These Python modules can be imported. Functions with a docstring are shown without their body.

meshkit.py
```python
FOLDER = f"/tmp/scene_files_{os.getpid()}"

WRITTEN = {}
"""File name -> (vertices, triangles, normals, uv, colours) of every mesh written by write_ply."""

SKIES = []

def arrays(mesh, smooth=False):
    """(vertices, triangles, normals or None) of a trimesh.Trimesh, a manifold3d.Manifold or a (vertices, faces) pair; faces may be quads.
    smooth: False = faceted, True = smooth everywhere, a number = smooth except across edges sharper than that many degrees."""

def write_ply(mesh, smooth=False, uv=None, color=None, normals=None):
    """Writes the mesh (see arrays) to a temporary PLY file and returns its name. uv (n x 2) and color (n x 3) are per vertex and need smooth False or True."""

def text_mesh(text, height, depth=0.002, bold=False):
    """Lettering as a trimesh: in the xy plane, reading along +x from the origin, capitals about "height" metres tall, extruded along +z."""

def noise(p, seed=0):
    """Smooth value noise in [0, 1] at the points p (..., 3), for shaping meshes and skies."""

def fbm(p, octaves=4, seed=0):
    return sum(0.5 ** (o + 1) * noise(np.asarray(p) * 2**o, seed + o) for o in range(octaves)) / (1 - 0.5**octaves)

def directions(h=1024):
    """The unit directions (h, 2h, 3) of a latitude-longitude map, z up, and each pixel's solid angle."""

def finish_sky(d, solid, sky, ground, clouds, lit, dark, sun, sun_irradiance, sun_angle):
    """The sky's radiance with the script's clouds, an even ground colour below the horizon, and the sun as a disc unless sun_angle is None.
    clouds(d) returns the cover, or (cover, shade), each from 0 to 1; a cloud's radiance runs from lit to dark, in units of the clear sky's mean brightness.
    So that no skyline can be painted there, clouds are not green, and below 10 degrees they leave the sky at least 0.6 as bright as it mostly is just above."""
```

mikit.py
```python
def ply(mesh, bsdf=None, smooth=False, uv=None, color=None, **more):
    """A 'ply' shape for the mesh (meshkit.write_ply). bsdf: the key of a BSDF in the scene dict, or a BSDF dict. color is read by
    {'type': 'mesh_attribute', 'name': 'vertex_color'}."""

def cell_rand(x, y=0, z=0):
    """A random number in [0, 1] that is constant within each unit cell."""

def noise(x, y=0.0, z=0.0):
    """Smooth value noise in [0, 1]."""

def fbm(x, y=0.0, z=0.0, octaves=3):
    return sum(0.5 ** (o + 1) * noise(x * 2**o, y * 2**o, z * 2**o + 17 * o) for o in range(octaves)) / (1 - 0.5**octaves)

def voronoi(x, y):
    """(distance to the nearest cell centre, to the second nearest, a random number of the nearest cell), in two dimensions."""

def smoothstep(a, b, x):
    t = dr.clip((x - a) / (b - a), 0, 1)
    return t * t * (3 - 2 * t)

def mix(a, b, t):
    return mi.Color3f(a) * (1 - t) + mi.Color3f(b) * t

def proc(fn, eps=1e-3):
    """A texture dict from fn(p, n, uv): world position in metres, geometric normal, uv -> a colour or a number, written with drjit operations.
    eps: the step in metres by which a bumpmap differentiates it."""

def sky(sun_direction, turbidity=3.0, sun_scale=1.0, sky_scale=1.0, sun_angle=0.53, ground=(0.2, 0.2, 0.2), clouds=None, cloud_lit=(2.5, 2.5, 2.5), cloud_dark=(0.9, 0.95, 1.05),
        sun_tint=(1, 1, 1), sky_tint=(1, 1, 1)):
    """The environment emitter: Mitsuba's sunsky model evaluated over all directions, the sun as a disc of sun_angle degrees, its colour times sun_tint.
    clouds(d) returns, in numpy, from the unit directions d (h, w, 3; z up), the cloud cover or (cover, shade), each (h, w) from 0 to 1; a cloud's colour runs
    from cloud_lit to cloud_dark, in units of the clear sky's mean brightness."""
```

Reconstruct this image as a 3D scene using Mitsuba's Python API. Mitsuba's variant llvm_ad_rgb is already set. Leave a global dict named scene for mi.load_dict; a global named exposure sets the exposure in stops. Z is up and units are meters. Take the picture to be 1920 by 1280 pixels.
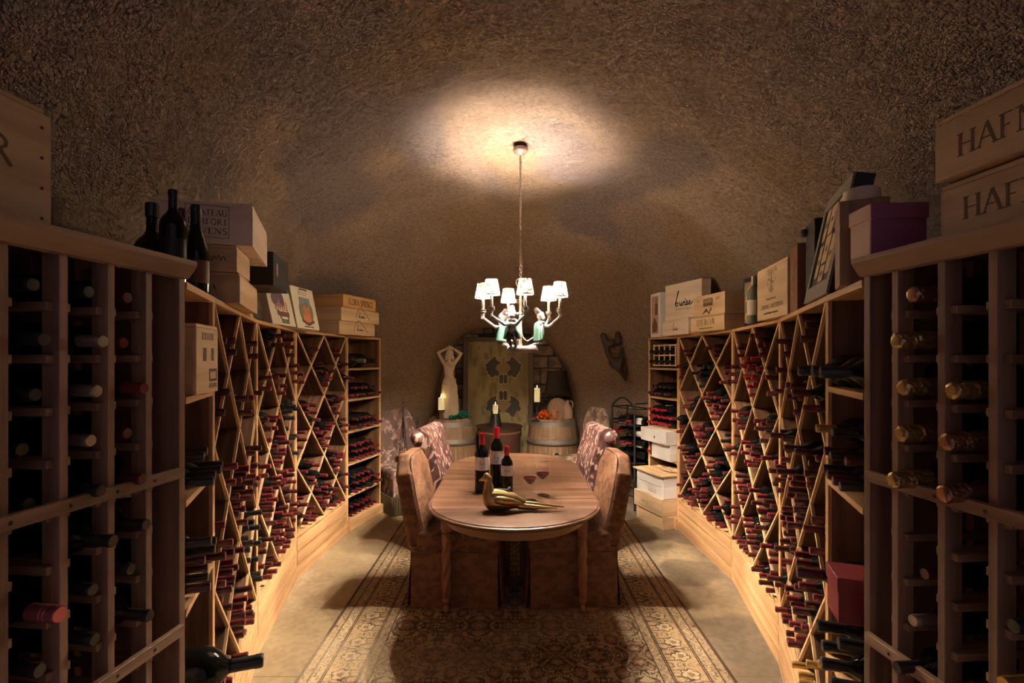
import math, numpy as np, trimesh, mitsuba as mi, drjit as dr, mikit, meshkit
import manifold3d as m3
from shapely.geometry import LineString, Polygon, Point, box as sbox
from shapely.ops import unary_union
from shapely import affinity
from scipy.interpolate import PchipInterpolator

# ------------------------------------------------------------------ camera, light, exposure
EYE = 1.63
T = mi.ScalarTransform4f
scene, labels = {}, {}
scene['camera'] = {'type': 'perspective', 'fov': 90.0, 'fov_axis': 'x', 'near_clip': 0.05, 'far_clip': 60.0,
                   'principal_point_offset_y': -31 / 1280.0,
                   'to_world': T().look_at([0, 0, EYE], [0, 1, EYE], [0, 0, 1])}
BULB, SHADE = 5700.0, 32.0                       # radiance of the chandelier's bulbs and of its lit shades
exposure = 2.2
# added cool fill; the vault is left open close behind the camera for it
scene['fill_sky'] = {'type': 'constant', 'radiance': {'type': 'rgb', 'value': [0.046, 0.036, 0.046]}}

# ------------------------------------------------------------------ helpers
rng = np.random.default_rng(7)
_names = {}


def nm(name):
    k = _names.get(name, 0)
    _names[name] = k + 1
    return name if k == 0 else f'{name}_{k:03d}'


def tag(key, label=None, cat=None, group=None, kind=None):
    d = labels.setdefault(key, {})
    if label: d['label'] = label
    if cat: d['category'] = cat
    if group: d['group'] = group
    if kind: d['kind'] = kind
    return key


def P(px, py, Y):
    """The point at distance Y on the sight line measured at px, py in the photograph."""
    return np.array([(px - 960) / 960 * Y, Y, EYE - (py - 671) / 960 * Y])


def T4(R, t):
    m = np.eye(4); m[:3, :3] = R; m[:3, 3] = t
    return T(m.tolist())


_FC = [(a, s) for a in range(3) for s in (-1, 1)]


def _boxtopo():
    idx, vs = {}, []
    for a, s in _FC:
        b, c = [k for k in range(3) if k != a]
        for sb in (-1, 1):
            for sc in (-1, 1):
                idx[(a, s, sb, sc)] = len(vs)
                vs.append((a, s, b, sb, c, sc))
    co = np.zeros((24, 3)); sh = np.zeros((24, 3))
    for i, (a, s, b, sb, c, sc) in enumerate(vs):
        co[i, a], co[i, b], co[i, c] = s, sb, sc
        sh[i, b], sh[i, c] = -sb, -sc
    tri = []
    p = co + 0.2 * sh
    def add(q):
        q = list(q)
        for t in ([q[0], q[1], q[2]], [q[0], q[2], q[3]]) if len(q) == 4 else (q,):
            n = np.cross(p[t[1]] - p[t[0]], p[t[2]] - p[t[0]])
            tri.append(t if n @ p[t].mean(0) > 0 else t[::-1])
    def V(d, a):
        b, c = [k for k in range(3) if k != a]
        return idx[(a, d[a], d[b], d[c])]
    for a, s in _FC:
        b, c = [k for k in range(3) if k != a]
        add([idx[(a, s, x, y)] for x, y in ((-1, -1), (1, -1), (1, 1), (-1, 1))])
    for a in range(3):
        for b in range(a + 1, 3):
            c = 3 - a - b
            for s in (-1, 1):
                for t in (-1, 1):
                    d0, d1 = {a: s, b: t, c: -1}, {a: s, b: t, c: 1}
                    add([V(d0, a), V(d1, a), V(d1, b), V(d0, b)])
    for sx in (-1, 1):
        for sy in (-1, 1):
            for sz in (-1, 1):
                d = {0: sx, 1: sy, 2: sz}
                add([V(d, 0), V(d, 1), V(d, 2)])
    return co, sh, np.array(tri), np.array([v[0] for v in vs])


_CO, _SH, _TRI, _AX = _boxtopo()
I3 = np.eye(3)


class MB:
    """Collects chamfered boxes, tubes and plates with grain coordinates; put() makes them one mesh."""
    def __init__(self): self.v, self.f, self.uv, self.n = [], [], [], 0

    def add(self, v, f, uv=None):
        v = np.asarray(v, float)
        self.v.append(v); self.f.append(np.asarray(f) + self.n); self.n += len(v)
        self.uv.append(np.zeros((len(v), 2)) if uv is None else uv)
        return self

    def box(self, c, size, R=I3, ch=0.0012, grain=None):
        h = np.asarray(size, float) / 2
        ch = min(ch, 0.45 * h.min())
        loc = _CO * h + _SH * ch
        g = int(np.argmax(h)) if grain is None else grain
        o = np.array([rng.uniform(0, 20), 10 * rng.integers(0, 18) + 1 + rng.uniform(0, 6)])
        uv = np.zeros((24, 2))
        for i in range(24):
            a = _AX[i]
            r = [k for k in range(3) if k not in (a, g)]
            if a == g:
                uv[i] = loc[i, r[0]] * 0.4, loc[i, r[1]]
            else:
                uv[i] = loc[i, g], loc[i, r[0]] + (h[r[0]] if False else 0) + 0.37 * a
        return self.add(loc @ R.T + np.asarray(c, float), _TRI, uv + o)

    def mesh(self): return np.vstack(self.v), np.vstack(self.f)

    def put(self, key, mat, smooth=False, **kw):
        scene[key] = mikit.ply(self.mesh(), mat, smooth, uv=np.vstack(self.uv) if smooth in (False, True) else None, **kw)
        return key


def put(key, mesh, mat, smooth=40, **kw):
    if isinstance(mesh, MB): return mesh.put(key, mat, False)
    scene[key] = mikit.ply(mesh, mat, smooth, **kw)
    return key


def part(parent, name, mesh, mat, smooth=40, **kw):
    key = nm(f'{parent}__{name}')
    return put(key, mesh, mat, smooth, **kw)


def bx(parent, name, c, size, mat, R=I3, ch=0.0012, grain=None):
    return part(parent, name, MB().box(c, size, R, ch, grain), mat)


def lathe(prof, n=20, squash=1.0):
    prof = np.asarray(prof, float)
    a = np.arange(n) * 2 * np.pi / n
    v = np.stack([prof[:, None, 0] * np.cos(a), prof[:, None, 0] * np.sin(a) * squash, np.repeat(prof[:, 1:2], n, 1)], -1).reshape(-1, 3)
    f = []
    for i in range(len(prof) - 1):
        for j in range(n):
            k = (j + 1) % n
            p, q, r, s = i * n + j, i * n + k, (i + 1) * n + k, (i + 1) * n + j
            f += [[p, q, r], [p, r, s]]
    m = trimesh.Trimesh(v, f, process=True)
    m.update_faces(m.nondegenerate_faces())
    return m


def tube(pts, rad, sides=8, closed=False):
    p = np.asarray(pts, float)
    n = len(p)
    t = (np.roll(p, -1, 0) - np.roll(p, 1, 0)) if closed else np.gradient(p, axis=0)
    t /= np.linalg.norm(t, axis=1, keepdims=True) + 1e-12
    u = np.cross(t[0], [0, 0, 1.0] if abs(t[0][2]) < .9 else [1.0, 0, 0]); u /= np.linalg.norm(u)
    U = []
    for k in range(n):
        u = u - t[k] * (u @ t[k]); u /= np.linalg.norm(u) + 1e-12; U.append(u)
    U = np.array(U); W = np.cross(t, U)
    a = np.arange(sides) * 2 * np.pi / sides
    r = np.broadcast_to(rad, (n,))[:, None, None]
    v = (p[:, None] + r * (np.cos(a)[None, :, None] * U[:, None] + np.sin(a)[None, :, None] * W[:, None])).reshape(-1, 3)
    f = []
    for i in range(n if closed else n - 1):
        for j in range(sides):
            k, i2 = (j + 1) % sides, (i + 1) % n
            f += [[i * sides + j, i * sides + k, i2 * sides + k], [i * sides + j, i2 * sides + k, i2 * sides + j]]
    if not closed:
        for j in range(1, sides - 1):
            f += [[0, j + 1, j], [(n - 1) * sides, (n - 1) * sides + j, (n - 1) * sides + j + 1]]
    return trimesh.Trimesh(v, f, process=False)


def cat(*ms): return trimesh.util.concatenate([m for m in ms])


def spline(pts, n=40):
    p = np.asarray(pts, float); s = np.r_[0, np.cumsum(np.linalg.norm(np.diff(p, axis=0), axis=1))]
    return PchipInterpolator(s, p, axis=0)(np.linspace(0, s[-1], n))


def blob(bones, edge=0.006, it=10, seg=14):
    ms = []
    for b in bones:
        ms.append(m3.Manifold.batch_hull([m3.Manifold.sphere(r, seg).translate([float(x) for x in p]) for p, r in b]))
    m = m3.Manifold.batch_boolean(ms, m3.OpType.Add).refine_to_length(edge).to_mesh()
    t = trimesh.Trimesh(np.array(m.vert_properties)[:, :3], np.array(m.tri_verts), process=True)
    if it: trimesh.smoothing.filter_taubin(t, iterations=it)
    return t


def xf(mesh, R=I3, t=(0, 0, 0)):
    m = mesh.copy(); m.apply_transform(np.vstack([np.c_[R, np.asarray(t, float)], [0, 0, 0, 1]])); return m


def rotz(a):
    c, s = math.cos(a), math.sin(a)
    return np.array([[c, -s, 0], [s, c, 0], [0, 0, 1.0]])


def roty(a):
    c, s = math.cos(a), math.sin(a)
    return np.array([[c, 0, s], [0, 1.0, 0], [-s, 0, c]])


def rotx(a):
    c, s = math.cos(a), math.sin(a)
    return np.array([[1.0, 0, 0], [0, c, -s], [0, s, c]])


def extrude(poly, th):
    gs = [g for g in getattr(poly, 'geoms', [poly]) if g.area > 1e-9 and g.geom_type == 'Polygon']
    return cat(*[trimesh.creation.extrude_polygon(g, th, engine='earcut') for g in gs])


# ------------------------------------------------------------------ materials
pr = mikit.proc
nz, fb, ss, mix = mikit.noise, mikit.fbm, mikit.smoothstep, mikit.mix


def wood(c1, c2, f=1.0, tone=0.28):
    def fn(p, n, uv):
        x, y = uv.x, uv.y
        t0 = mikit.cell_rand(y * 0.1, 3)
        wv = 3.0 * nz(x * 0.9, y * 7 * f)
        g = fb(x * 1.3, y * 42 * f + wv, octaves=2)
        ring = 0.5 + 0.42 * dr.sin(y * 80 * f + 9 * nz(x * 0.9, y * 7 * f))
        fine = nz(x * 14, y * 420)
        t = 0.5 * g + 0.3 * ring + 0.2 * fine
        return mix(c1, c2, ss(0.2, 0.8, t)) * (1 - tone / 2 + tone * t0)
    return pr(fn)


def princ(col, rough=0.5, **kw):
    c = {'type': 'rgb', 'value': list(col)} if isinstance(col, (tuple, list)) else col
    return {'type': 'twosided', 'bsdf': {'type': 'principled', 'base_color': c, 'roughness': rough, 'specular': kw.pop('spec', 0.4), **kw}}


def mat(name, col, rough=0.5, **kw):
    scene[name] = princ(col, rough, **kw)
    return name


def gunite_col(p, n, uv):
    a = fb(p.x * 0.9 + 7, p.y * 0.9, p.z * 1.1, octaves=3)
    b = fb(p.x * 1.6, p.y * 1.1 + 31, p.z * 1.9, octaves=2)
    g = nz(p.x * 55, p.y * 55, p.z * 55)
    c = mix((0.45, 0.325, 0.265), (0.55, 0.405, 0.305), ss(0.35, 0.65, a))
    c = mix(c, (0.30, 0.245, 0.25), 0.75 * ss(0.52, 0.68, b))
    c = mix(c, (0.46, 0.30, 0.15), 0.55 * ss(0.56, 0.70, fb(p.x * 1.2 + 3, p.y * 1.4 + 9, p.z * 1.6, octaves=2)))
    far = ss(5.0, 6.2, p.y)
    c = mix(c, (0.56, 0.37, 0.25), 0.85 * far)
    pit_shade = ss(0.27, 0.45, nz(p.x * 95 + 3 * g, p.y * 95 + 2 * g, p.z * 95))  # relief shadow in the pits, painted into the wall colour
    return c * (0.34 + 0.19 * g) * (0.74 + 0.26 * pit_shade)


def gunite_bump(p, n, uv):
    q = 1.0 - 0.75 * ss(4.4, 5.6, p.y)
    w = nz(p.x * 34, p.y * 34, p.z * 34) * 2.0
    a = nz(p.x * 92 + w, p.y * 92, p.z * 92 + w)
    b = nz(p.x * 190, p.y * 190 + w, p.z * 190)
    return q * (dr.abs(a - 0.5) * 1.2 + 0.35 * b)


scene['gunite'] = {'type': 'twosided', 'bsdf': {'type': 'bumpmap', 'scale': 0.021, 'arbitrary': pr(gunite_bump, eps=0.0025),
                   'bsdf': {'type': 'principled', 'base_color': pr(gunite_col), 'roughness': 0.9, 'specular': 0.15}}}


def floor_col(p, n, uv):
    a = fb(p.x * 1.1 + 5, p.y * 1.1, octaves=4)
    b = fb(p.x * 2.3, p.y * 2.3 + 40, octaves=3)
    c = mix((0.245, 0.18, 0.10), (0.345, 0.26, 0.155), ss(0.35, 0.65, a))
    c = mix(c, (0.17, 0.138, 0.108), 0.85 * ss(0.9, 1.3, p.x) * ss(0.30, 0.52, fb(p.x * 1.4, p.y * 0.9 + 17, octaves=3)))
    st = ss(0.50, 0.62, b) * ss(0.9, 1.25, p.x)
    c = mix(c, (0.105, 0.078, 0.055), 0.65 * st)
    c = c * (0.88 + 0.24 * nz(p.x * 40, p.y * 40))
    j = dr.minimum(dr.abs(p.y - 2.62), dr.abs(p.y - 5.02))
    return mix(c, (0.12, 0.09, 0.06), 0.7 * (1 - ss(0.002, 0.006, j)))


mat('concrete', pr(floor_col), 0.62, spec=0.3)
RX, RW = 0.02, 1.11


def rug_col(p, n, uv):
    cx = dr.abs(p.x - RX)
    d = RW - cx
    y = p.y
    tri = dr.abs(y / 0.62 - dr.floor(y / 0.62) - 0.5) * 0.62
    ta = dr.abs(cx / 0.44 - dr.floor(cx / 0.44) - 0.5) * 0.44
    gnd, dk, md, rs = (0.40, 0.31, 0.185), (0.075, 0.05, 0.033), (0.22, 0.125, 0.075), (0.33, 0.20, 0.12)
    wx = 0.035 * (fb(ta * 13 + 2, tri * 13, octaves=2) - 0.5)
    wy = 0.035 * (fb(ta * 13 + 30, tri * 13 + 11, octaves=2) - 0.5)
    ua, va = ta + wx, tri + wy
    n1 = nz(ua * 27 + 3, va * 27)
    n2 = nz(ua * 44 + 9, va * 44 + 4)
    blot = nz(ua * 19 + 50, va * 19)
    fld = mix(gnd, md, 0.8 * ss(0.5, 0.62, blot))
    fld = mix(fld, dk, 0.95 * (1 - ss(0.05, 0.11, dr.abs(n1 - 0.5))))
    fld = mix(fld, dk, 0.8 * (1 - ss(0.04, 0.10, dr.abs(n2 - 0.47))))
    vine = dr.minimum(dr.abs(ua - 0.11 - 0.035 * dr.sin(va * 40)), dr.abs(va - 0.155 - 0.03 * dr.sin(ua * 52)))
    fld = mix(fld, gnd, 0.9 * (1 - ss(0.003, 0.007, vine)))
    for cx_, cy_, s in ((0.11, 0.155, 0.040), (0.0, 0.31, 0.050), (0.22, 0.0, 0.046), (0.22, 0.26, 0.03), (0.0, 0.07, 0.034)):
        dx_, dy_ = ua - cx_, va - cy_
        r = dr.sqrt(dr.square(dx_) + dr.square(dy_ * 0.85)) + 0.006 * dr.sin(dr.atan2(dy_, dx_ + 1e-5) * 7)
        fld = mix(fld, dk, 0.9 * (1 - ss(s, s + 0.006, r)))
        fld = mix(fld, rs, 1 - ss(s - 0.012, s - 0.006, r))
        fld = mix(fld, md, 0.8 * (1 - ss(s * 0.5, s * 0.5 + 0.006, r)))
        fld = mix(fld, gnd, 1 - ss(s * 0.25, s * 0.25 + 0.006, r))
    yb = dr.abs(y / 0.30 - dr.floor(y / 0.30) - 0.5) * 0.30
    bc = (0.36, 0.25, 0.14)
    bn = nz(d * 42 + 6 * nz(d * 20, yb * 20), yb * 42 + 5)
    brd = mix(bc, dk, 0.8 * (1 - ss(0.05, 0.10, dr.abs(bn - 0.5))))
    rb = dr.sqrt(dr.square(d - 0.215) + dr.square(yb - 0.07)) + 0.02 * (nz(d * 60, yb * 60) - 0.5) + 0.004 * dr.sin(dr.atan2(yb - 0.07, d - 0.215) * 6)
    brd = mix(brd, dk, 1 - ss(0.045, 0.05, rb))
    brd = mix(brd, gnd, 1 - ss(0.038, 0.042, rb))
    brd = mix(brd, md, 1 - ss(0.015, 0.02, rb))
    ys = dr.sin(y * 62 + 3 * nz(y * 9, d * 9)) + 1.6 * (nz(y * 60, d * 60) - 0.5)
    gl = dr.minimum(dr.abs(d - 0.095 - 0.014 * ys), dr.abs(d - 0.34 - 0.014 * ys))
    grd = mix(mix(gnd, md, 0.45), gnd, 1 - ss(0.004, 0.009, gl))
    grd = mix(grd, dk, 0.7 * (1 - ss(0.03, 0.08, dr.abs(nz(d * 60, y * 60) - 0.55))))
    c = dr.select(d > 0.37, fld, dr.select((d > 0.13) & (d < 0.31), brd, grd))
    for q in (0.065, 0.125, 0.135, 0.305, 0.315, 0.37):
        c = mix(c, dk, 1 - ss(0.002, 0.005, dr.abs(d - q)))
    c = dr.select(d < 0.02, mi.Color3f(*dk), c)
    wear = fb(p.x * 2.2, p.y * 2.2 + 8, octaves=3)
    c = mix(c, (0.42, 0.335, 0.21), 0.35 * ss(0.45, 0.65, wear))
    return c * (0.82 + 0.36 * nz(p.x * 160, p.y * 160))


mat('rug_wool', pr(rug_col), 0.95, spec=0.05)

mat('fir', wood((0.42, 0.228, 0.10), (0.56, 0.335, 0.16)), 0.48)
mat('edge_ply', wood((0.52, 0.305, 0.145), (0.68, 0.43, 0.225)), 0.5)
mat('shaded_veneer', wood((0.085, 0.040, 0.020), (0.165, 0.084, 0.043)), 0.45)  # veneer brown, deepened to put the bins' shade into the colour
mat('redwood', wood((0.165, 0.095, 0.058), (0.27, 0.162, 0.10)), 0.55)
mat('pine', wood((0.50, 0.335, 0.185), (0.63, 0.45, 0.27), 0.7), 0.55)
mat('dimmed_pine', wood((0.33, 0.21, 0.115), (0.43, 0.285, 0.165), 0.7), 0.55)  # pine darkened so the near crates look dimly lit; shade put into the colour
mat('pale_pine', wood((0.60, 0.47, 0.36), (0.70, 0.57, 0.45), 0.7, 0.12), 0.6)
mat('orange_cedar', wood((0.50, 0.27, 0.10), (0.60, 0.35, 0.145), 0.8, 0.1), 0.5)
mat('brown_wood', wood((0.16, 0.085, 0.045), (0.26, 0.15, 0.08)), 0.5)


def table_fn(p, n, uv):
    r = dr.floor(p.y * 4.3 + 0.15)
    pl = mikit.cell_rand(r, 2)
    w = fb(p.x * 1.1 + 7 * pl, p.y * 3.5, octaves=2)
    g = fb(p.x * 1.5 + 9 * pl, p.y * 24 + 5 * w, octaves=3)
    f = nz(p.x * 9, p.y * 240)
    c = mix((0.070, 0.034, 0.019), (0.118, 0.058, 0.033), ss(0.3, 0.72, 0.75 * g + 0.25 * f))
    e = dr.abs(p.y * 4.3 + 0.15 - dr.round(p.y * 4.3 + 0.15)) / 4.3
    return mix(c * (0.82 + 0.36 * pl), (0.06, 0.028, 0.015), 0.75 * (1 - ss(0.0008, 0.0022, e)))


mat('table_walnut', pr(table_fn), 0.34, spec=0.5)
mat('leg_walnut', (0.19, 0.085, 0.04), 0.4)
mat('dark_walnut', (0.06, 0.028, 0.018), 0.45)


def barrel_fn(p, n, uv):
    a = uv.x
    st = mikit.cell_rand(a * 24, 5)
    e = dr.abs(a * 24 - dr.round(a * 24))
    g = fb(a * 220, p.z * 5, octaves=2)
    c = mix((0.20, 0.115, 0.06), (0.32, 0.20, 0.11), ss(0.25, 0.75, g)) * (0.8 + 0.4 * st)
    return mix(c, (0.08, 0.045, 0.025), 0.5 * (1 - ss(0.01, 0.035, e)))


mat('barrel_oak', pr(barrel_fn), 0.6)
mat('hoop_steel', (0.34, 0.31, 0.28), 0.42, metallic=0.7)
mat('dark_iron', (0.018, 0.016, 0.016), 0.45)
mat('rust_iron', (0.055, 0.04, 0.03), 0.6)


def tapestry_fn(p, n, uv):
    a = fb(p.x * 26, p.y * 26, p.z * 26, octaves=2)
    w = 2.5 * nz(p.x * 22, p.y * 22 + 7, p.z * 22)
    l = dr.abs(nz(p.x * 44 + 4 + w, p.y * 44, p.z * 44 + w) - 0.5)
    c = mix((0.155, 0.072, 0.037), (0.095, 0.044, 0.024), ss(0.35, 0.65, a))
    return mix(c, (0.22, 0.115, 0.062), 0.38 * (1 - ss(0.02, 0.06, l)))


mat('tapestry', pr(tapestry_fn), 0.7, spec=0.25, sheen=0.3)


def floral(dark, lightc, k):
    def fn(p, n, uv):
        w = fb(p.x * 11, p.y * 11, p.z * 8, octaves=2) * 5
        a = nz(p.x * k * 2.6 + w, p.y * k * 2.6 - w, p.z * k * 1.15 + w)
        b = nz(p.x * k * 1.1 + 40, p.y * k * 1.1, p.z * k * 0.7)
        c = mix(dark, (dark[0] * 1.9, dark[1] * 1.9, dark[2] * 1.9), ss(0.4, 0.6, b))
        return mix(c, lightc, ss(0.58, 0.66, a) * ss(0.28, 0.45, b))
    return pr(fn)


mat('floral_velvet', floral((0.060, 0.027, 0.024), (0.42, 0.29, 0.23), 17), 0.6, sheen=0.4, spec=0.2)
mat('floral_mauve', floral((0.13, 0.075, 0.062), (0.40, 0.31, 0.26), 13), 0.7, spec=0.2)
mat('floral_beige', floral((0.13, 0.085, 0.06), (0.36, 0.275, 0.19), 12), 0.8, spec=0.1)
mat('fringe', (0.17, 0.13, 0.07), 0.8)
mat('piping', (0.12, 0.06, 0.035), 0.7)
mat('dark_cloth', (0.03, 0.022, 0.02), 0.9)


def stone_fn(p, n, uv):
    t = mikit.cell_rand(uv.y * 0.1, 2)
    a = fb(p.x * 9, p.y * 9, p.z * 9, octaves=3)
    c = mix((0.10, 0.075, 0.058), (0.235, 0.165, 0.115), ss(0.3, 0.7, a))
    return c * (0.45 + 1.3 * t * t)


mat('stone', pr(stone_fn), 0.9, spec=0.15)
mat('mortar', (0.05, 0.04, 0.032), 0.95)


def panel_fn(p, n, uv):
    a = fb(p.x * 5, p.z * 2.2, octaves=4)
    b = fb(p.x * 17, p.z * 9 + 5, octaves=2)
    c = mix((0.20, 0.145, 0.055), (0.33, 0.255, 0.10), ss(0.3, 0.7, a))
    return mix(c, (0.13, 0.085, 0.035), 0.6 * ss(0.55, 0.7, b))


mat('gilt_panel', pr(panel_fn), 0.55)
mat('panel_dark', (0.055, 0.045, 0.03), 0.6)
mat('panel_ochre', (0.27, 0.17, 0.075), 0.6)
mat('panel_line', (0.42, 0.33, 0.16), 0.6)
mat('panel_frame', (0.11, 0.065, 0.035), 0.55)

mat('glass_dark', (0.004, 0.0045, 0.004), 0.06, spec=0.28)
mat('glass_green', (0.007, 0.011, 0.006), 0.08, spec=0.3)
for k, c in enumerate([(0.082, 0.012, 0.014), (0.060, 0.010, 0.012), (0.045, 0.009, 0.010), (0.115, 0.014, 0.017)]):
    mat(f'cap_red_{k}', c, 0.27, spec=0.55)
mat('cap_black', (0.012, 0.012, 0.013), 0.35, spec=0.5)
mat('cap_crimson', (0.21, 0.013, 0.018), 0.3, spec=0.5)
mat('cap_gold', (0.50, 0.33, 0.11), 0.35, metallic=0.8)
mat('cap_silver', (0.36, 0.32, 0.28), 0.35, metallic=0.8)
mat('cap_rose', (0.42, 0.13, 0.145), 0.28, metallic=0.7)
mat('foil_gold', (0.42, 0.29, 0.13), 0.3, metallic=0.85)
mat('foil_copper', (0.33, 0.18, 0.12), 0.3, metallic=0.85)
mat('wax_red', (0.62, 0.012, 0.018), 0.22, spec=0.6, clearcoat=0.5)
mat('paper', (0.84, 0.84, 0.80), 0.7)
mat('ink', (0.02, 0.016, 0.014), 0.7)
mat('brand_ink', (0.10, 0.052, 0.028), 0.7)
mat('soft_ink', (0.25, 0.15, 0.09), 0.7)
mat('brass', (0.45, 0.31, 0.13), 0.33, metallic=0.9)
mat('old_bronze', (0.15, 0.105, 0.085), 0.45, metallic=0.5)
mat('ceramic_white', (0.15, 0.125, 0.108), 0.4, spec=0.5)
mat('jacket_green', (0.035, 0.085, 0.065), 0.4, spec=0.5)
mat('trouser_dark', (0.022, 0.014, 0.012), 0.4, spec=0.5)
mat('fez_brown', (0.05, 0.022, 0.016), 0.4, spec=0.5)
mat('candle_sleeve', (0.30, 0.22, 0.15), 0.5)
mat('plaster', (0.74, 0.62, 0.44), 0.75, spec=0.25)
mat('wax', (0.72, 0.62, 0.42), 0.5)
mat('black_card', (0.012, 0.011, 0.014), 0.45)
mat('white_card', (0.62, 0.58, 0.53), 0.6)
mat('purple_card', (0.22, 0.07, 0.135), 0.6)
mat('pink_card', (0.42, 0.25, 0.20), 0.6)
mat('red_card', (0.16, 0.018, 0.018), 0.55)
mat('mat_board', (0.17, 0.15, 0.115), 0.6)
mat('green_glass', (0.0, 0.10, 0.06), 0.08, spec=0.8)
mat('orange_glass', (0.62, 0.09, 0.012), 0.12, spec=0.8)
mat('terracotta', (0.46, 0.20, 0.09), 0.55)
mat('stoneware', (0.42, 0.27, 0.17), 0.5)
mat('carved_wood', (0.045, 0.027, 0.017), 0.5)
mat('copper_leather', (0.22, 0.10, 0.06), 0.35, metallic=0.4)
mat('shade_lining', (0.85, 0.80, 0.70), 0.8)
mat('shade_rim', (0.20, 0.09, 0.05), 0.6)
mat('wine', (0.045, 0.003, 0.005), 0.05, spec=0.6)
mat('kraft', (0.46, 0.33, 0.20), 0.8)
scene['solid_glass'] = {'type': 'dielectric', 'int_ior': 1.5}
scene['clear_glass'] = {'type': 'thindielectric', 'int_ior': 1.5}
for k, c in {'art_plum': (0.13, 0.075, 0.12), 'art_rose': (0.42, 0.21, 0.18), 'art_cream': (0.60, 0.55, 0.43), 'art_blue': (0.20, 0.24, 0.27), 'art_olive': (0.20, 0.18, 0.11), 'art_orange': (0.52, 0.20, 0.10), 'art_brown': (0.14, 0.07, 0.05), 'amber': (0.40, 0.10, 0.03), 'art_green': (0.10, 0.13, 0.08)}.items():
    mat(k, c, 0.55)

# ------------------------------------------------------------------ the cave: vault, floor, rug
YS = [-1.6, 0, 1.4, 2.5, 3.8, 4.8, 5.4, 5.9, 6.3, 6.6, 6.8, 7.0, 7.6]
fw = PchipInterpolator(YS, [2.1, 2.1, 2.15, 2.35, 2.5, 2.42, 2.15, 1.8, 1.45, 1.17, 1.04, 1.0, 1.0])
fh = PchipInterpolator(YS, [3.16, 3.16, 3.16, 3.16, 3.13, 3.05, 2.88, 2.66, 2.42, 2.22, 2.10, 2.07, 2.05])
fc = PchipInterpolator(YS, [0, 0, 0, 0, 0, 0, 0, -.04, -.08, -.11, -.125, -.13, -.13])


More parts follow.
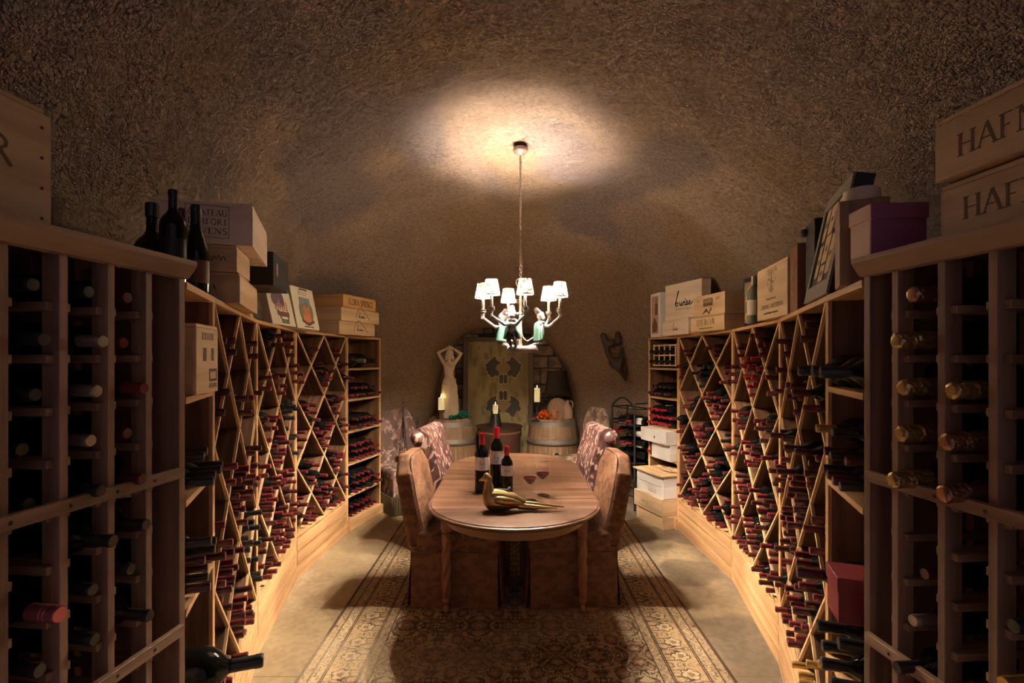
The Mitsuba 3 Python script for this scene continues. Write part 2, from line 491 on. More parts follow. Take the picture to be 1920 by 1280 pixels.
def vault_point(Y, s):
    e = 2.4 + 0.6 * np.clip((Y - 5.2) / 1.6, 0, 1)
    co, si = np.cos(s), np.sin(s)
    return np.stack([fc(Y) + fw(Y) * np.sign(co) * np.abs(co) ** (2 / e), Y + 0 * s, fh(Y) * np.abs(si) ** (2 / e)], -1)


def make_vault():
    ys = np.r_[np.arange(-.6, 1.2, .05), np.arange(1.2, 7.45, .0165), 7.46]  # ends short behind the camera so the added fill falls off faster
    # even spacing along the arch
    t = np.linspace(0, np.pi, 2400)
    q = vault_point(np.full_like(t, 3.5), t)
    L = np.r_[0, np.cumsum(np.linalg.norm(np.diff(q, axis=0), axis=1))]
    s = np.interp(np.linspace(0, L[-1], 480), L, t)
    Yg, Sg = np.meshgrid(ys, s, indexing='ij')
    p = vault_point(Yg, Sg)
    du, dv = np.gradient(p, axis=0), np.gradient(p, axis=1)
    n = np.cross(du, dv); n /= np.linalg.norm(n, axis=-1, keepdims=True) + 1e-12
    n *= np.sign((n * (p - np.array([0, 0, 1.0]))).sum(-1, keepdims=True)) * -1 * np.array([1, 0 + 1, 1])
    amp = 1 - 0.6 * np.clip((p[..., 1:2] - 4.4) / 1.4, 0, 1)
    d = 0.16 * (meshkit.fbm(p * 0.9, 3, 1)[..., None] - .5) + amp * (0.05 * (meshkit.fbm(p * 5, 3, 5)[..., None] - .5) + 0.012 * (np.abs(meshkit.noise(p * 24, 9) - .5)[..., None]) + 0.010 * (meshkit.noise(p * 44, 11)[..., None] - .5))
    d *= np.clip(p[..., 2:3] / 0.3, 0.0, 1)
    p = p + n * d
    a, b = len(ys), len(s)
    i, j = np.meshgrid(np.arange(a - 1), np.arange(b - 1), indexing='ij')
    f = np.stack([i * b + j, (i + 1) * b + j, (i + 1) * b + j + 1, i * b + j + 1], -1).reshape(-1, 4)
    return p.reshape(-1, 3), f


put('wall_vault', make_vault(), 'gunite', True)
tag('wall_vault', 'rough brown sprayed-concrete vault arching over the whole cellar', kind='structure')
MBf = MB().box((0, 3.4, -0.05), (5.4, 8.6, 0.1))
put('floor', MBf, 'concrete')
tag('floor', 'tan stained concrete floor on both sides of the rug', kind='structure')

rg = nm('area_rug')
bx(rg, 'pile', (RX, 3.25, 0.006), (2 * RW, 4.2, 0.012), 'rug_wool', ch=0.004)
tag(rg, 'worn beige and brown oriental rug under the dining table and chairs', 'rug')

# niche back wall of stones
wb = 'wall_back'
put(wb, MB().box((-0.13, 7.5, 1.05), (2.2, 0.12, 2.15)), 'mortar')
tag(wb, 'dark stone wall at the back of the arched niche', kind='structure')
srng = np.random.default_rng(3)
z = 0.02
while z < 2.05:
    hgt = srng.uniform(0.13, 0.25)
    x = -1.16 + srng.uniform(-.1, 0)
    while x < 0.92:
        w_ = srng.uniform(0.15, 0.40)
        xc = x + w_ / 2
        if not (-0.62 < xc < 0.22) or z > 1.85:
            y_ = 7.42 - srng.uniform(0, .03)
            mb = MB().box((xc, y_, z + hgt / 2), (w_ - .009, 0.07, hgt - .009), rotz(srng.uniform(-.05, .05)) @ rotx(srng.uniform(-.04, .04)), ch=0.014)
            part(wb, 'stone', mb, 'stone')
        x += w_
    z += hgt

# ------------------------------------------------------------------ lettering
def arc(cx, cy, rx, ry, a0, a1, n=14):
    a = np.radians(np.linspace(a0, a1, n))
    return [(cx + rx * math.cos(t), cy + ry * math.sin(t)) for t in a]


SER = {
 'A': (.78, [((0, 0), (.36, 1), 't'), ((.36, 1), (.74, 0), 'T'), ((.13, .36), (.58, .36), 't')], [(0, 0), (.74, 0)]),
 'B': (.62, [((.1, 0), (.1, 1), 'T'), (arc(.1, .76, .38, .24, 90, -90), 'm'), (arc(.1, .26, .45, .26, 90, -90), 'm')], []),
 'C': (.74, [(arc(.42, .5, .38, .5, 50, 310), 'm')], []),
 'D': (.78, [((.1, 0), (.1, 1), 'T'), (arc(.1, .5, .6, .5, 90, -90), 'm')], []),
 'E': (.60, [((.1, 0), (.1, 1), 'T'), ((.1, .98), (.52, .98), 't'), ((.1, .52), (.42, .52), 't'), ((.1, .02), (.55, .02), 't')], [(.1, 0), (.1, 1)]),
 'F': (.56, [((.1, 0), (.1, 1), 'T'), ((.1, .98), (.52, .98), 't'), ((.1, .5), (.42, .5), 't')], [(.1, 0), (.1, 1)]),
 'G': (.78, [(arc(.42, .5, .38, .5, 50, 340), 'm'), ((.78, .38), (.78, .05), 'T')], []),
 'H': (.80, [((.1, 0), (.1, 1), 'T'), ((.68, 0), (.68, 1), 'T'), ((.1, .5), (.68, .5), 't')], [(.1, 0), (.1, 1), (.68, 0), (.68, 1)]),
 'I': (.26, [((.1, 0), (.1, 1), 'T')], [(.1, 0), (.1, 1)]),
 'L': (.56, [((.1, 0), (.1, 1), 'T'), ((.1, .02), (.52, .02), 't')], [(.1, 1), (.1, 0)]),
 'M': (.94, [((.1, 0), (.1, 1), 't'), ((.1, 1), (.45, .05), 'T'), ((.45, .05), (.8, 1), 't'), ((.8, 0), (.8, 1), 'T')], [(.1, 0), (.8, 0)]),
 'N': (.82, [((.1, 0), (.1, 1), 't'), ((.1, 1), (.68, 0), 'T'), ((.68, 0), (.68, 1), 't')], [(.1, 0), (.05, 1), (.68, 1)]),
 'O': (.86, [(arc(.42, .5, .38, .49, 0, 360, 28), 'm')], []),
 'P': (.60, [((.1, 0), (.1, 1), 'T'), (arc(.1, .74, .42, .26, 90, -90), 'm')], [(.1, 0)]),
 'R': (.70, [((.1, 0), (.1, 1), 'T'), (arc(.1, .74, .42, .26, 90, -90), 'm'), ((.3, .48), (.68, 0), 'T')], [(.1, 0)]),
 'S': (.54, [(arc(.26, .75, .2, .24, 40, 270) + arc(.26, .26, .22, .25, 90, -140), 'm')], []),
 'T': (.68, [((.32, 0), (.32, 1), 'T'), ((.0, .98), (.64, .98), 't')], [(.32, 0)]),
 'U': (.78, [((.1, 1), (.1, .3), 'T'), (arc(.39, .3, .29, .3, 180, 360), 'm'), ((.68, .3), (.68, 1), 't')], [(.1, 1), (.68, 1)]),
 'V': (.76, [((0, 1), (.36, 0), 'T'), ((.36, 0), (.72, 1), 't')], [(0, 1), (.72, 1)]),
 'W': (1.04, [((0, 1), (.26, 0), 'T'), ((.26, 0), (.5, .9), 't'), ((.5, .9), (.76, 0), 'T'), ((.76, 0), (1.0, 1), 't')], [(0, 1), (1.0, 1)]),
 'Y': (.72, [((0, 1), (.34, .48), 'T'), ((.34, .48), (.68, 1), 't'), ((.34, .48), (.34, 0), 'T')], [(.34, 0)]),
 ' ': (.34, [], []),
}


def serif(text, weight=1.0, narrow=1.0, space=.14):
    W = {'T': .062 * weight, 'm': .05 * weight, 't': .026 * weight}
    out, x = [], 0
    for ch in text:
        w, strokes, sers = SER[ch]
        for s in strokes:
            pts = [s[0], s[1]] if len(s) == 3 else s[0]
            out.append(LineString([(x + a * narrow, b) for a, b in pts]).buffer(W[s[-1]], cap_style=2))
        for a, b in sers:
            yy = b + (.022 if b < .5 else -.022)
            out.append(LineString([(x + a * narrow - .13, yy), (x + a * narrow + .13, yy)]).buffer(.022 * weight, cap_style=2))
        x += (w + space) * narrow
    return unary_union(out), x - space


def curve(pts, n=60): return LineString(spline(pts, n))


def bwise(w=.05):
    """The flowing 'b wise' signature, about 3 wide and 1.6 tall."""
    b = curve([(0, .25), (.25, .75), (.55, 1.45), (.62, 1.62), (.52, 1.55), (.30, .85), (.16, .2), (.22, .02), (.38, .06), (.50, .28), (.42, .42), (.34, .36)], 90)
    wv = curve([(.80, .42), (.82, .1), (.95, .05), (1.12, .4), (1.13, .08), (1.28, .06), (1.45, .44), (1.55, .36)], 60)
    i = curve([(1.55, .36), (1.66, .42), (1.64, .08), (1.75, .05), (1.86, .2)], 30)
    s = curve([(1.86, .2), (2.02, .46), (2.1, .16), (2.0, .02), (1.92, .08), (2.15, .1), (2.32, .2)], 40)
    e = curve([(2.32, .2), (2.52, .34), (2.46, .44), (2.36, .28), (2.44, .06), (2.62, .08), (2.9, .3)], 40)
    return unary_union([g.buffer(w) for g in (b, wv, i, s, e)] + [Point(1.72, .66).buffer(w * 1.3)])


def squiggle(length, h, w, seed=0):
    r = np.random.default_rng(seed)
    x = np.linspace(0, length, int(length / h * 2.2) + 4)
    y = h * (.5 + .5 * np.where(np.arange(len(x)) % 2, 1, -1) * r.uniform(.3, 1, len(x)))
    return curve(np.c_[x, y], 6 * len(x)).buffer(w)


def decal(parent, name, poly, o, ex, ez, mat_, th=0.0008):
    """Flat print: the polygon (metres) laid on the face whose lower left is o, right is ex and up is ez."""
    nn = np.cross(ex, ez)
    m = extrude(poly, th)
    return part(parent, name, xf(m, np.c_[ex, ez, nn], np.asarray(o) + nn * 0.0002), mat_, False)


def fit(poly, width=None, height=None, at=(0, 0)):
    x0, y0, x1, y1 = poly.bounds
    sx = width / (x1 - x0) if width else height / (y1 - y0)
    sy = height / (y1 - y0) if height else sx
    return affinity.translate(affinity.scale(poly, sx, sy, origin=(x0, y0)), at[0] - x0, at[1] - y0)


# ------------------------------------------------------------------ bottles
def bordeaux(r=.0375, h=.30, n=18, nr=.0124):
    k = h / .30
    g = [(0, 0), (r * .9, 0), (r, .006 * k), (r, .185 * k), (r * .97, .20 * k), (r * .82, .214 * k), (r * .58, .226 * k), (nr * 1.12, .238 * k), (nr, .25 * k), (nr * .97, .296 * k), (0, .296 * k)]
    c = [(nr * 1.06, .236 * k), (nr * 1.07, .285 * k), (nr * 1.14, .287 * k), (nr * 1.14, .297 * k), (nr * 1.0, .301 * k), (0, .3015 * k)]
    return lathe(g, n), lathe([(nr * .98, .2355 * k)] + c, n)


def burgundy(r=.041, h=.295, n=18, nr=.0145):
    k = h / .30
    g = [(0, 0), (r * .9, 0), (r, .006 * k), (r, .13 * k), (r * .93, .155 * k), (r * .72, .185 * k), (r * .5, .21 * k), (nr * 1.12, .236 * k), (nr, .25 * k), (nr * .97, .296 * k), (0, .296 * k)]
    c = [(nr * .98, .232 * k), (nr * 1.14, .232 * k), (nr * 1.08, .262 * k), (nr * 1.16, .264 * k), (nr * 1.16, .268 * k), (nr * 1.08, .270 * k), (nr * 1.16, .273 * k), (nr * 1.16, .277 * k), (nr * 1.08, .279 * k), (nr * 1.16, .284 * k), (nr * 1.16, .297 * k), (nr * 1.0, .301 * k), (0, .3015 * k)]
    return lathe(g, n), lathe(c, n)


def champagne():
    g = [(0, 0), (.038, 0), (.043, .008), (.043, .14), (.04, .165), (.03, .2), (.02, .23), (.0165, .25), (.0155, .29), (0, .29)]
    prof = [(.0235, .195), (.0245, .197), (.0225, .225), (.0195, .255), (.0200, .268), (.0192, .276), (.0190, .284), (.0198, .300), (.0185, .313), (.012, .318), (0, .3185)]
    c = lathe(prof, 22)
    c = c.subdivide().subdivide()
    v = c.vertices
    c.vertices = v + (meshkit.noise(v * 150, 2)[:, None] + .6 * meshkit.noise(v * 330, 5)[:, None] - .8) * .0042 * np.c_[v[:, 0], v[:, 1], 0 * v[:, 0]] / .018
    return lathe(g, 18), c


BOT = {'bordeaux': bordeaux(), 'magnum': bordeaux(.052, .37, 24, .0165), 'jeroboam': bordeaux(.072, .47, 28, .019), 'burgundy': burgundy(), 'champagne': champagne()}


def label_patch(r, z0, z1, a=1.15, n=12):
    t = np.linspace(-a, a, n)
    v = np.r_[np.c_[r * np.sin(t), -r * np.cos(t), 0 * t + z0], np.c_[r * np.sin(t), -r * np.cos(t), 0 * t + z1]]
    f = [[i, i + 1, n + i + 1] for i in range(n - 1)] + [[i, n + i + 1, n + i] for i in range(n - 1)]
    return trimesh.Trimesh(v, f, process=False)


_cache = {}


def shared(key, mesh_fn, mat_, smooth=40):
    if (key, mat_) not in _cache: _cache[(key, mat_)] = mikit.ply(mesh_fn(), mat_, smooth)
    return _cache[(key, mat_)]


LABZ = {'bordeaux': (.0379, .055, .15), 'magnum': (.0524, .08, .19), 'jeroboam': (.0725, .1, .24), 'burgundy': (.0414, .035, .11), 'champagne': (.0434, .04, .12)}


def dirframe(d, roll=0.0):
    d = np.asarray(d, float); d = d / np.linalg.norm(d)
    a = np.cross([0, 0, 1.0], d) if abs(d[2]) < .95 else np.array([1.0, 0, 0])
    a /= np.linalg.norm(a)
    b = np.cross(d, a)
    c, s = math.cos(roll), math.sin(roll)
    return np.c_[a * c + b * s, -a * s + b * c, d]


def bottle(kind, cap, base, d, label, group=None, lab=None, glass='glass_dark', roll=0.0, name='wine_bottle', cat_='bottle', cap_name='capsule'):
    k = nm(name)
    M = T4(dirframe(d, roll), base)
    scene[k + '__glass'] = {**shared(kind + 'g', lambda: BOT[kind][0], glass), 'to_world': M}
    scene[f'{k}__{cap_name}'] = {**shared(kind + 'c', lambda: BOT[kind][1], cap), 'to_world': M}
    if lab:
        scene[k + '__label'] = {**shared(kind + 'l', lambda: label_patch(*LABZ[kind]), lab), 'to_world': M}
    tag(k, label, cat_, group)
    return k


# ------------------------------------------------------------------ rack units
class Frame:
    """Plan frame of a rack: u runs along the front, d away from the room."""
    def __init__(s, a, b):
        s.a = np.array([a[0], a[1], 0.0]); b = np.array([b[0], b[1], 0.0])
        s.W = np.linalg.norm(b - s.a); s.u = (b - s.a) / s.W
        s.d = np.array([-s.u[1], s.u[0], 0.0])
        s.R = np.c_[s.u, s.d, [0, 0, 1.0]]
    def p(s, u, d, z): return s.a + s.u * u + s.d * d + np.array([0, 0, z])
    def box(s, parent, name, u0, u1, d0, d1, z0, z1, m, grain=None, ch=.0012):
        return bx(parent, name, s.p((u0 + u1) / 2, (d0 + d1) / 2, (z0 + z1) / 2), (u1 - u0, d1 - d0, z1 - z0), m, s.R, ch, grain)


TOP, PL, DEP, TH = 1.84, 0.315, 0.33, 0.018
JL = [(-0.897, 1.405), (-1.031, 1.77), (-1.399, 2.81), (-1.595, 3.78), (-1.545, 4.80), (-1.384, 5.40)]
JR = [(0.940, 1.368), (1.063, 1.73), (1.422, 2.72), (1.615, 3.75), (1.583, 4.88), (1.424, 5.35)]
FL = [Frame(JL[k], JL[k + 1]) for k in range(5)]                 # left: open bay, three diamond racks, shelf bay
FR = [Frame(JR[k + 1], JR[k]) for k in range(5)]                 # right: the same, u runs towards the camera

red_pool = []
ORD = ['first', 'second', 'third', 'fourth', 'fifth', 'sixth', 'seventh', 'eighth']


def cell_sites(W, H, i, j):
    """Where bottles lie in the bin centred on lattice node (i, j): (u, z) measured from the interior's lower left."""
    a2, b2, p, r = W / 4, H / 6, .080, .040
    L = math.hypot(a2, b2); e1 = np.array([a2, b2]) / L; e2 = np.array([-a2, b2]) / L
    out = []
    if j == 0:
        for row in range(3):
            for k in range(-3, 4):
                u, zz = (k + .5 * (row % 2)) * .079, r + row * .069
                if abs(u) < (b2 - zz) / b2 * a2 - .052: out.append((i * a2 + u, zz))
    else:
        v = np.array([i * a2, (j - 1) * b2])
        up = np.array([0, .009 + .0125])
        for m in range(4):
            for n in range(4):
                q = v + up + (m + .5) * p * e1 + (n + .5) * p * e2
                if q[0] < r or q[0] > W - r or q[1] > H - r - .005: continue
                out.append(tuple(q))
    return sorted(out, key=lambda q: (round(q[1], 3), abs(q[0] - i * a2)))


def diamond_rack(F, side, label, fills, place, far_last, bold=.04):
    k = nm('diamond_wine_rack')
    tag(k, label, 'wine rack')
    W = F.W - 2 * TH
    F.box(k, 'side_panel', 0, TH, .012, DEP, 0, TOP - .02, 'shaded_veneer', 2)
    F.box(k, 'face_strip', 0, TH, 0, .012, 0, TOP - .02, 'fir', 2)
    F.box(k, 'side_panel', F.W - TH, F.W, .012, DEP, 0, TOP - .02, 'shaded_veneer', 2)
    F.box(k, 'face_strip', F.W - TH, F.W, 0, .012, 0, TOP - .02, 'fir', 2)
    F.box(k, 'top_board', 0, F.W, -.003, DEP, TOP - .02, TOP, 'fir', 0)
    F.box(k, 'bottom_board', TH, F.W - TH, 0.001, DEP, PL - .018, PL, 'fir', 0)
    F.box(k, 'back_panel', TH, F.W - TH, DEP - .012, DEP, PL, TOP - .02, 'shaded_veneer', 2)
    F.box(k, 'drawer_front', TH + .004, F.W - TH - .004, -.001, .02, .194, PL - .026, 'fir', 0)
    F.box(k, 'drawer_front', TH + .004, F.W - TH - .004, -.001, .02, .090, .182, 'fir', 0)
    F.box(k, 'baseboard', 0, F.W, -.006, .014, 0, .08, 'fir', 0)
    H = TOP - .02 - PL
    a2, b2, t = W / 4, H / 6, .0055
    rect = sbox(0, 0, W, H)
    for m in range(-6, 7, 2):
        for sg in (1, -1):
            x0 = m * a2 if sg == 1 else (4 - m) * a2
            ln = LineString([(x0, 0), (x0 + sg * 6 * a2, H)]).intersection(rect)
            if ln.is_empty or ln.length < .05: continue
            (xa, za), (xb, zb) = ln.coords[0], ln.coords[-1]
            c, s_ = np.array([(xa + xb) / 2, (za + zb) / 2]), np.array([xb - xa, zb - za])
            Lh = np.linalg.norm(s_); s_ = s_ / Lh
            ax = F.u * s_[0] + np.array([0, 0, s_[1]]); nrm = np.cross(ax, F.d)
            bx(k, 'divider', F.p(TH + c[0], DEP / 2, PL + c[1]), (Lh - .004, DEP - .026, 2 * t), 'shaded_veneer', np.c_[ax, F.d, nrm], .001, 0)
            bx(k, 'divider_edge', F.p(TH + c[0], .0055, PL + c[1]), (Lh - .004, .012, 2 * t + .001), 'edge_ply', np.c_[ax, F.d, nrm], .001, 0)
    for (i, j), spec in fills.items():
        n, col = spec if isinstance(spec, tuple) else (spec, 'red')
        sites = [q for q in cell_sites(W, H, i, j)[:n] if n <= 3 or rng.random() > .05]
        bin_ = ['bottom', 'low', 'lower middle', 'middle', 'upper middle', 'high', 'top'][j] + ' ' + ['left-edge', 'left', 'centre', 'right', 'right-edge'][i] + ' bin'
        levels = sorted({round(q[1], 2) for q in sites})
        for q in sites:
            same = sorted(p_[0] for p_ in sites if round(p_[1], 2) == round(q[1], 2))
            spot = ('alone' if len(same) == 1 else ORD[same.index(q[0])] + ' from left') + f', {ORD[levels.index(round(q[1], 2))]} row up'
            out = -rng.normal(.026, .013)
            kind, lab = 'bordeaux', None
            if rng.random() < bold: out -= .05; lab = 'paper'
            d = -F.d + F.u * rng.normal(0, .035) + np.array([0, 0, rng.normal(0, .022)])
            base = F.p(TH + q[0] + rng.normal(0, .002), out + .30, PL + q[1])
            roll = rng.uniform(0, 6.3)
            where, group = f'{spot}, {bin_}, {place}', f'{bin_}, {place}'
            if col == 'red':
                red_pool.append((np.linalg.norm(base), f'cap_red_{rng.integers(0, 4)}', base, d, where, lab, roll, 'bordeaux', group))
            else:
                cn = {'black': 'black', 'crimson': 'crimson', 'gold': 'gold'}[col]
                bottle(kind, f'cap_{col}', base, d, f'{cn}-capped bottle, {where}', f'{cn}-capped bottles, {group}', lab, roll=roll, name=f'{col}_capped_bottle')


diamond_rack(FL[1], 'l', 'diamond wine rack on the left beside the open bay with the tan crate',
             {(1, 6): 3, (3, 6): 2, (0, 5): 2, (2, 5): 3, (4, 5): 1, (1, 4): 2, (3, 4): 2, (0, 3): 2, (2, 3): 13, (4, 3): 4, (1, 2): 11, (3, 2): (10, 'black'), (0, 1): 3, (2, 1): 9, (4, 1): (3, 'black'), (1, 0): 4, (3, 0): 4}, 'nearest left diamond rack', True)
diamond_rack(FL[2], 'l', 'middle of the three diamond wine racks along the left wall',
             {(1, 6): 4, (3, 6): 4, (0, 5): 2, (2, 5): 6, (4, 5): 3, (1, 4): 6, (3, 4): (9, 'black'), (0, 3): 3, (2, 3): 11, (4, 3): (4, 'black'), (1, 2): 14, (3, 2): 10, (0, 1): 4, (2, 1): 12, (4, 1): 4, (1, 0): 5, (3, 0): 5}, 'middle left diamond rack', True)
diamond_rack(FL[3], 'l', 'farthest left diamond wine rack, under the two leaning picture boxes',
             {(1, 6): 4, (3, 6): 3, (0, 5): 2, (2, 5): 7, (4, 5): 3, (1, 4): 5, (3, 4): 6, (0, 3): 3, (2, 3): 10, (4, 3): 4, (1, 2): 7, (3, 2): 7, (0, 1): 3, (2, 1): 9, (4, 1): 3, (1, 0): 5, (3, 0): 4}, 'far left diamond rack', True, .16)
diamond_rack(FR[1], 'r', 'diamond wine rack on the right beside the open bay with the red box',
             {(3, 6): 4, (1, 6): 2, (4, 5): 2, (2, 5): 5, (0, 5): 3, (3, 4): 6, (1, 4): 6, (4, 3): 3, (2, 3): 12, (0, 3): 4, (3, 2): 9, (1, 2): 12, (4, 1): (3, 'gold'), (2, 1): 10, (0, 1): 4, (3, 0): (4, 'gold'), (1, 0): 5}, 'nearest right diamond rack', False)
diamond_rack(FR[2], 'r', 'middle of the three diamond wine racks along the right wall, under the tall crate',
             {(3, 6): 5, (1, 6): 3, (4, 5): 3, (2, 5): (13, 'crimson'), (0, 5): 3, (3, 4): 6, (1, 4): 5, (4, 3): 4, (2, 3): 9, (0, 3): 3, (3, 2): 10, (1, 2): 9, (4, 1): 4, (2, 1): 9, (0, 1): 3, (3, 0): 5, (1, 0): 5}, 'middle right diamond rack', False)
diamond_rack(FR[3], 'r', 'farthest right diamond wine rack, under the stacked crates with printed fronts',
             {(3, 6): 3, (1, 6): 3, (4, 5): 3, (2, 5): (9, 'black'), (0, 5): 3, (3, 4): 11, (1, 4): 4, (4, 3): (3, 'black'), (2, 3): 9, (0, 3): 3, (3, 2): 9, (1, 2): 10, (4, 1): 3, (2, 1): 11, (0, 1): 3, (3, 0): 5, (1, 0): 5}, 'far right diamond rack', False, .12)

# shelf bays at the far ends and the open bays beside the front racks
def slab(F, parent, name, pts, z0, z1, m):
    """A board with a polygon plan (u, d), grain along u."""
    g = extrude(Polygon(pts), z1 - z0)
    v = g.vertices[g.faces].reshape(-1, 3)
    uv = np.c_[v[:, 0] + rng.uniform(0, 9), v[:, 1] + v[:, 2] + 10 * rng.integers(1, 18) + 4]
    mb = MB().add(F.a + np.outer(v[:, 0], F.u) + np.outer(v[:, 1], F.d) + np.outer(v[:, 2] + z0, [0, 0, 1.0]), np.arange(len(v)).reshape(-1, 3), uv)
    return part(parent, name, mb, m)


def shelf_bay(F, label, shelves, name='open_shelf_rack', plinth=.10, top=TOP, skew=None):
    k = nm(name)
    tag(k, label, 'wine rack')
    c = .165
    a0, b0 = (c, 0) if skew == 'l' else (0, c) if skew == 'r' else (0, 0)       # the back corner cut off beside the front rack
    plan = lambda d0, d1, e: [(e + (.006 if skew == 'l' else 0), d0), (F.W - e - (.006 if skew == 'r' else 0), d0), (F.W - e - b0 * d1 / DEP, d1), (e + a0 * d1 / DEP, d1)]
    if skew != 'l':
        F.box(k, 'side_panel', 0, TH, .012, DEP, 0, top - .02, 'shaded_veneer', 2)
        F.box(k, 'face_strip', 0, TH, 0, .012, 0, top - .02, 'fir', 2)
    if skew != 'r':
        F.box(k, 'side_panel', F.W - TH, F.W, .012, DEP, 0, top - .02, 'shaded_veneer', 2)
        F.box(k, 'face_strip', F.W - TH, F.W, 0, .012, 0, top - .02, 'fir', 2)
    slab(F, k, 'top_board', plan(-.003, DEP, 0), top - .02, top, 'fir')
    F.box(k, 'back_panel', TH + a0, F.W - TH - b0, DEP - .012, DEP, plinth, top - .02, 'shaded_veneer', 2)
    F.box(k, 'baseboard', 0, F.W, -.03, .0, 0, plinth, 'fir', 0)
    for zz in [plinth] + list(shelves):
        slab(F, k, 'shelf', plan(-.03 if zz == plinth else .0, DEP - .012, TH if not skew else .004), zz - .018, zz, 'fir')
    return k


SH = [.33, .63, .935, 1.235, 1.53]
shelf_bay(FL[4], 'narrow shelf rack at the far end of the left racks', SH)
shelf_bay(FR[4], 'narrow shelf rack at the far end of the right racks, behind the white boxes', SH)
shelf_bay(FL[0], 'open bay of the left racks between the front rack and the diamond racks', [.57, .93, 1.235, 1.52], skew='l')
shelf_bay(FR[0], 'open bay of the right racks between the front rack and the diamond racks', [.64, 1.226, 1.535], skew='r')


def pile(F, z0, rows, caps, where, u0=.05, pitch=.079, kind='bordeaux', out=.05, seed=0, name='wine_bottle', labp=.15):
    r = np.random.default_rng(seed)
    R_ = {'bordeaux': .0385, 'magnum': .053, 'burgundy': .042, 'jeroboam': .073}[kind]
    Lb = {'bordeaux': .30, 'magnum': .37, 'burgundy': .295, 'jeroboam': .47}[kind]
    for m, n in enumerate(rows):
        for q in range(n):
            u = u0 + (q + .5 * (m % 2)) * pitch
            if u > F.W - TH - R_: continue
            cap = caps[r.integers(0, len(caps))]
            full = f'{ORD[q]} from left, {["bottom", "second", "third"][m]} row, {where}'
            o = -r.normal(out, .012) - .006 * (m == 0)
            cw = {'cap_black': 'black', 'cap_crimson': 'bright red', 'cap_gold': 'gold', 'cap_silver': 'silver'}.get(cap, 'dark red')
            sz = {'magnum': 'large ', 'jeroboam': 'very large '}.get(kind, '')
            base, dd, lab, roll = F.p(u + r.normal(0, .002), o + Lb, z0 + R_ + .001 + m * R_ * 1.74), -F.d + F.u * r.normal(0, .015), 'paper' if r.random() < labp else None, r.uniform(-1.2, 1.2) + math.pi
            if kind == 'bordeaux' and cap.startswith('cap_red'):
                red_pool.append((np.linalg.norm(base), cap, base, dd, full, lab, roll, kind, where))
                continue
            nme = {'cap_black': 'black_capped_bottle', 'cap_crimson': 'crimson_capped_bottle', 'cap_gold': 'gold_capped_bottle', 'cap_silver': 'silver_capped_bottle'}.get(cap, 'wine_bottle')
            bottle(kind, cap, base, dd, f'{sz}{cw}-capped bottle, {full}', f'{sz}{cw}-capped bottles, {where}', lab, roll=roll, name=nme if kind == 'bordeaux' else kind + '_bottle')


RD = ['cap_red_3', 'cap_red_0', 'cap_red_0', 'cap_red_1']
pile(FL[4], 1.53, [2], ['cap_black', 'cap_silver'], 'top shelf, far left shelf rack', .13, .16, 'jeroboam', .12, 2)
pile(FL[4], 1.235, [7, 5], ['cap_red_3', 'cap_black', 'cap_red_3'], 'second shelf, far left shelf rack', .06, seed=3)
pile(FL[4], .935, [7, 5], RD + ['cap_black'], 'third shelf, far left shelf rack', .06, seed=4, labp=.3)
pile(FL[4], .63, [7, 6, 5], RD, 'fourth shelf, far left shelf rack', .06, seed=5)
pile(FL[4], .33, [7, 6, 5], RD + ['cap_black'], 'fifth shelf, far left shelf rack', .06, seed=6)
pile(FL[4], .10, [7, 5], RD, 'lowest shelf, far left shelf rack', .06, seed=7, out=.0)
pile(FR[4], 1.235, [6, 5], ['cap_black', 'cap_black', 'cap_red_1'], 'second shelf, far right shelf rack', .06, seed=8)
pile(FR[4], .935, [6, 5, 4], ['cap_crimson'], 'third shelf, far right shelf rack', .06, seed=9, name='wine_bottle')
pile(FR[4], .63, [3, 2], ['cap_crimson'], 'beside white boxes, far right shelf rack', .06, seed=10)
# small peg rack in the top cell of the far right shelf rack
k = nm('peg_bottle_rack')
for q in range(5):
    for lv in range(3):
        part(k, 'peg', xf(lathe([(0, -.012), (.008, -.010), (.013, 0), (.008, .010), (0, .012)], 8), I3, FR[4].p(.06 + q * .09, .03, 1.545 + .012 + lv * .10)), 'pine')
        if lv < 2: bx(k, 'upright', FR[4].p(.06 + q * .09, .03, 1.557 + .05 + lv * .10), (.012, .012, .10), 'pine', FR[4].R, .001, 2)
        if q < 4: bx(k, 'crossbar', FR[4].p(.105 + q * .09, .03, 1.557 + lv * .10), (.09, .010, .014), 'pine', FR[4].R, .001, 0)
tag(k, 'little wooden peg rack standing on the top shelf of the far right shelf rack', 'wine rack')
for lv in range(2):
    for q in range(4):
        bottle('bordeaux', 'cap_black', FR[4].p(.105 + q * .09, .25, 1.545 + .05 + .1 * lv), -FR[4].d, f'black-capped bottle, {ORD[q]} from left, {["lower", "upper"][lv]} row of the little peg rack', 'bottles in the peg rack', roll=q)

# open bay, left
pile(FL[0], 1.235, [4, 2], ['cap_black', 'cap_black', 'cap_gold'], 'second shelf, left open bay', .06, .083, out=.035, seed=11)
pile(FL[0], .93, [4, 3, 1], ['cap_black', 'cap_red_1', 'cap_black'], 'third shelf, left open bay', .06, .083, out=.03, seed=12)
bottle('jeroboam', 'cap_black', FL[0].p(.22, .30, .57 + .075), -FL[0].d, 'very large dark bottle lying low in the left open bay', name='jeroboam_bottle')
bottle('magnum', 'cap_red_1', FL[0].p(.10, .27, .10 + .31), -FL[0].d, 'large red-capped bottle under the very large dark bottle in the left open bay', name='magnum_bottle')
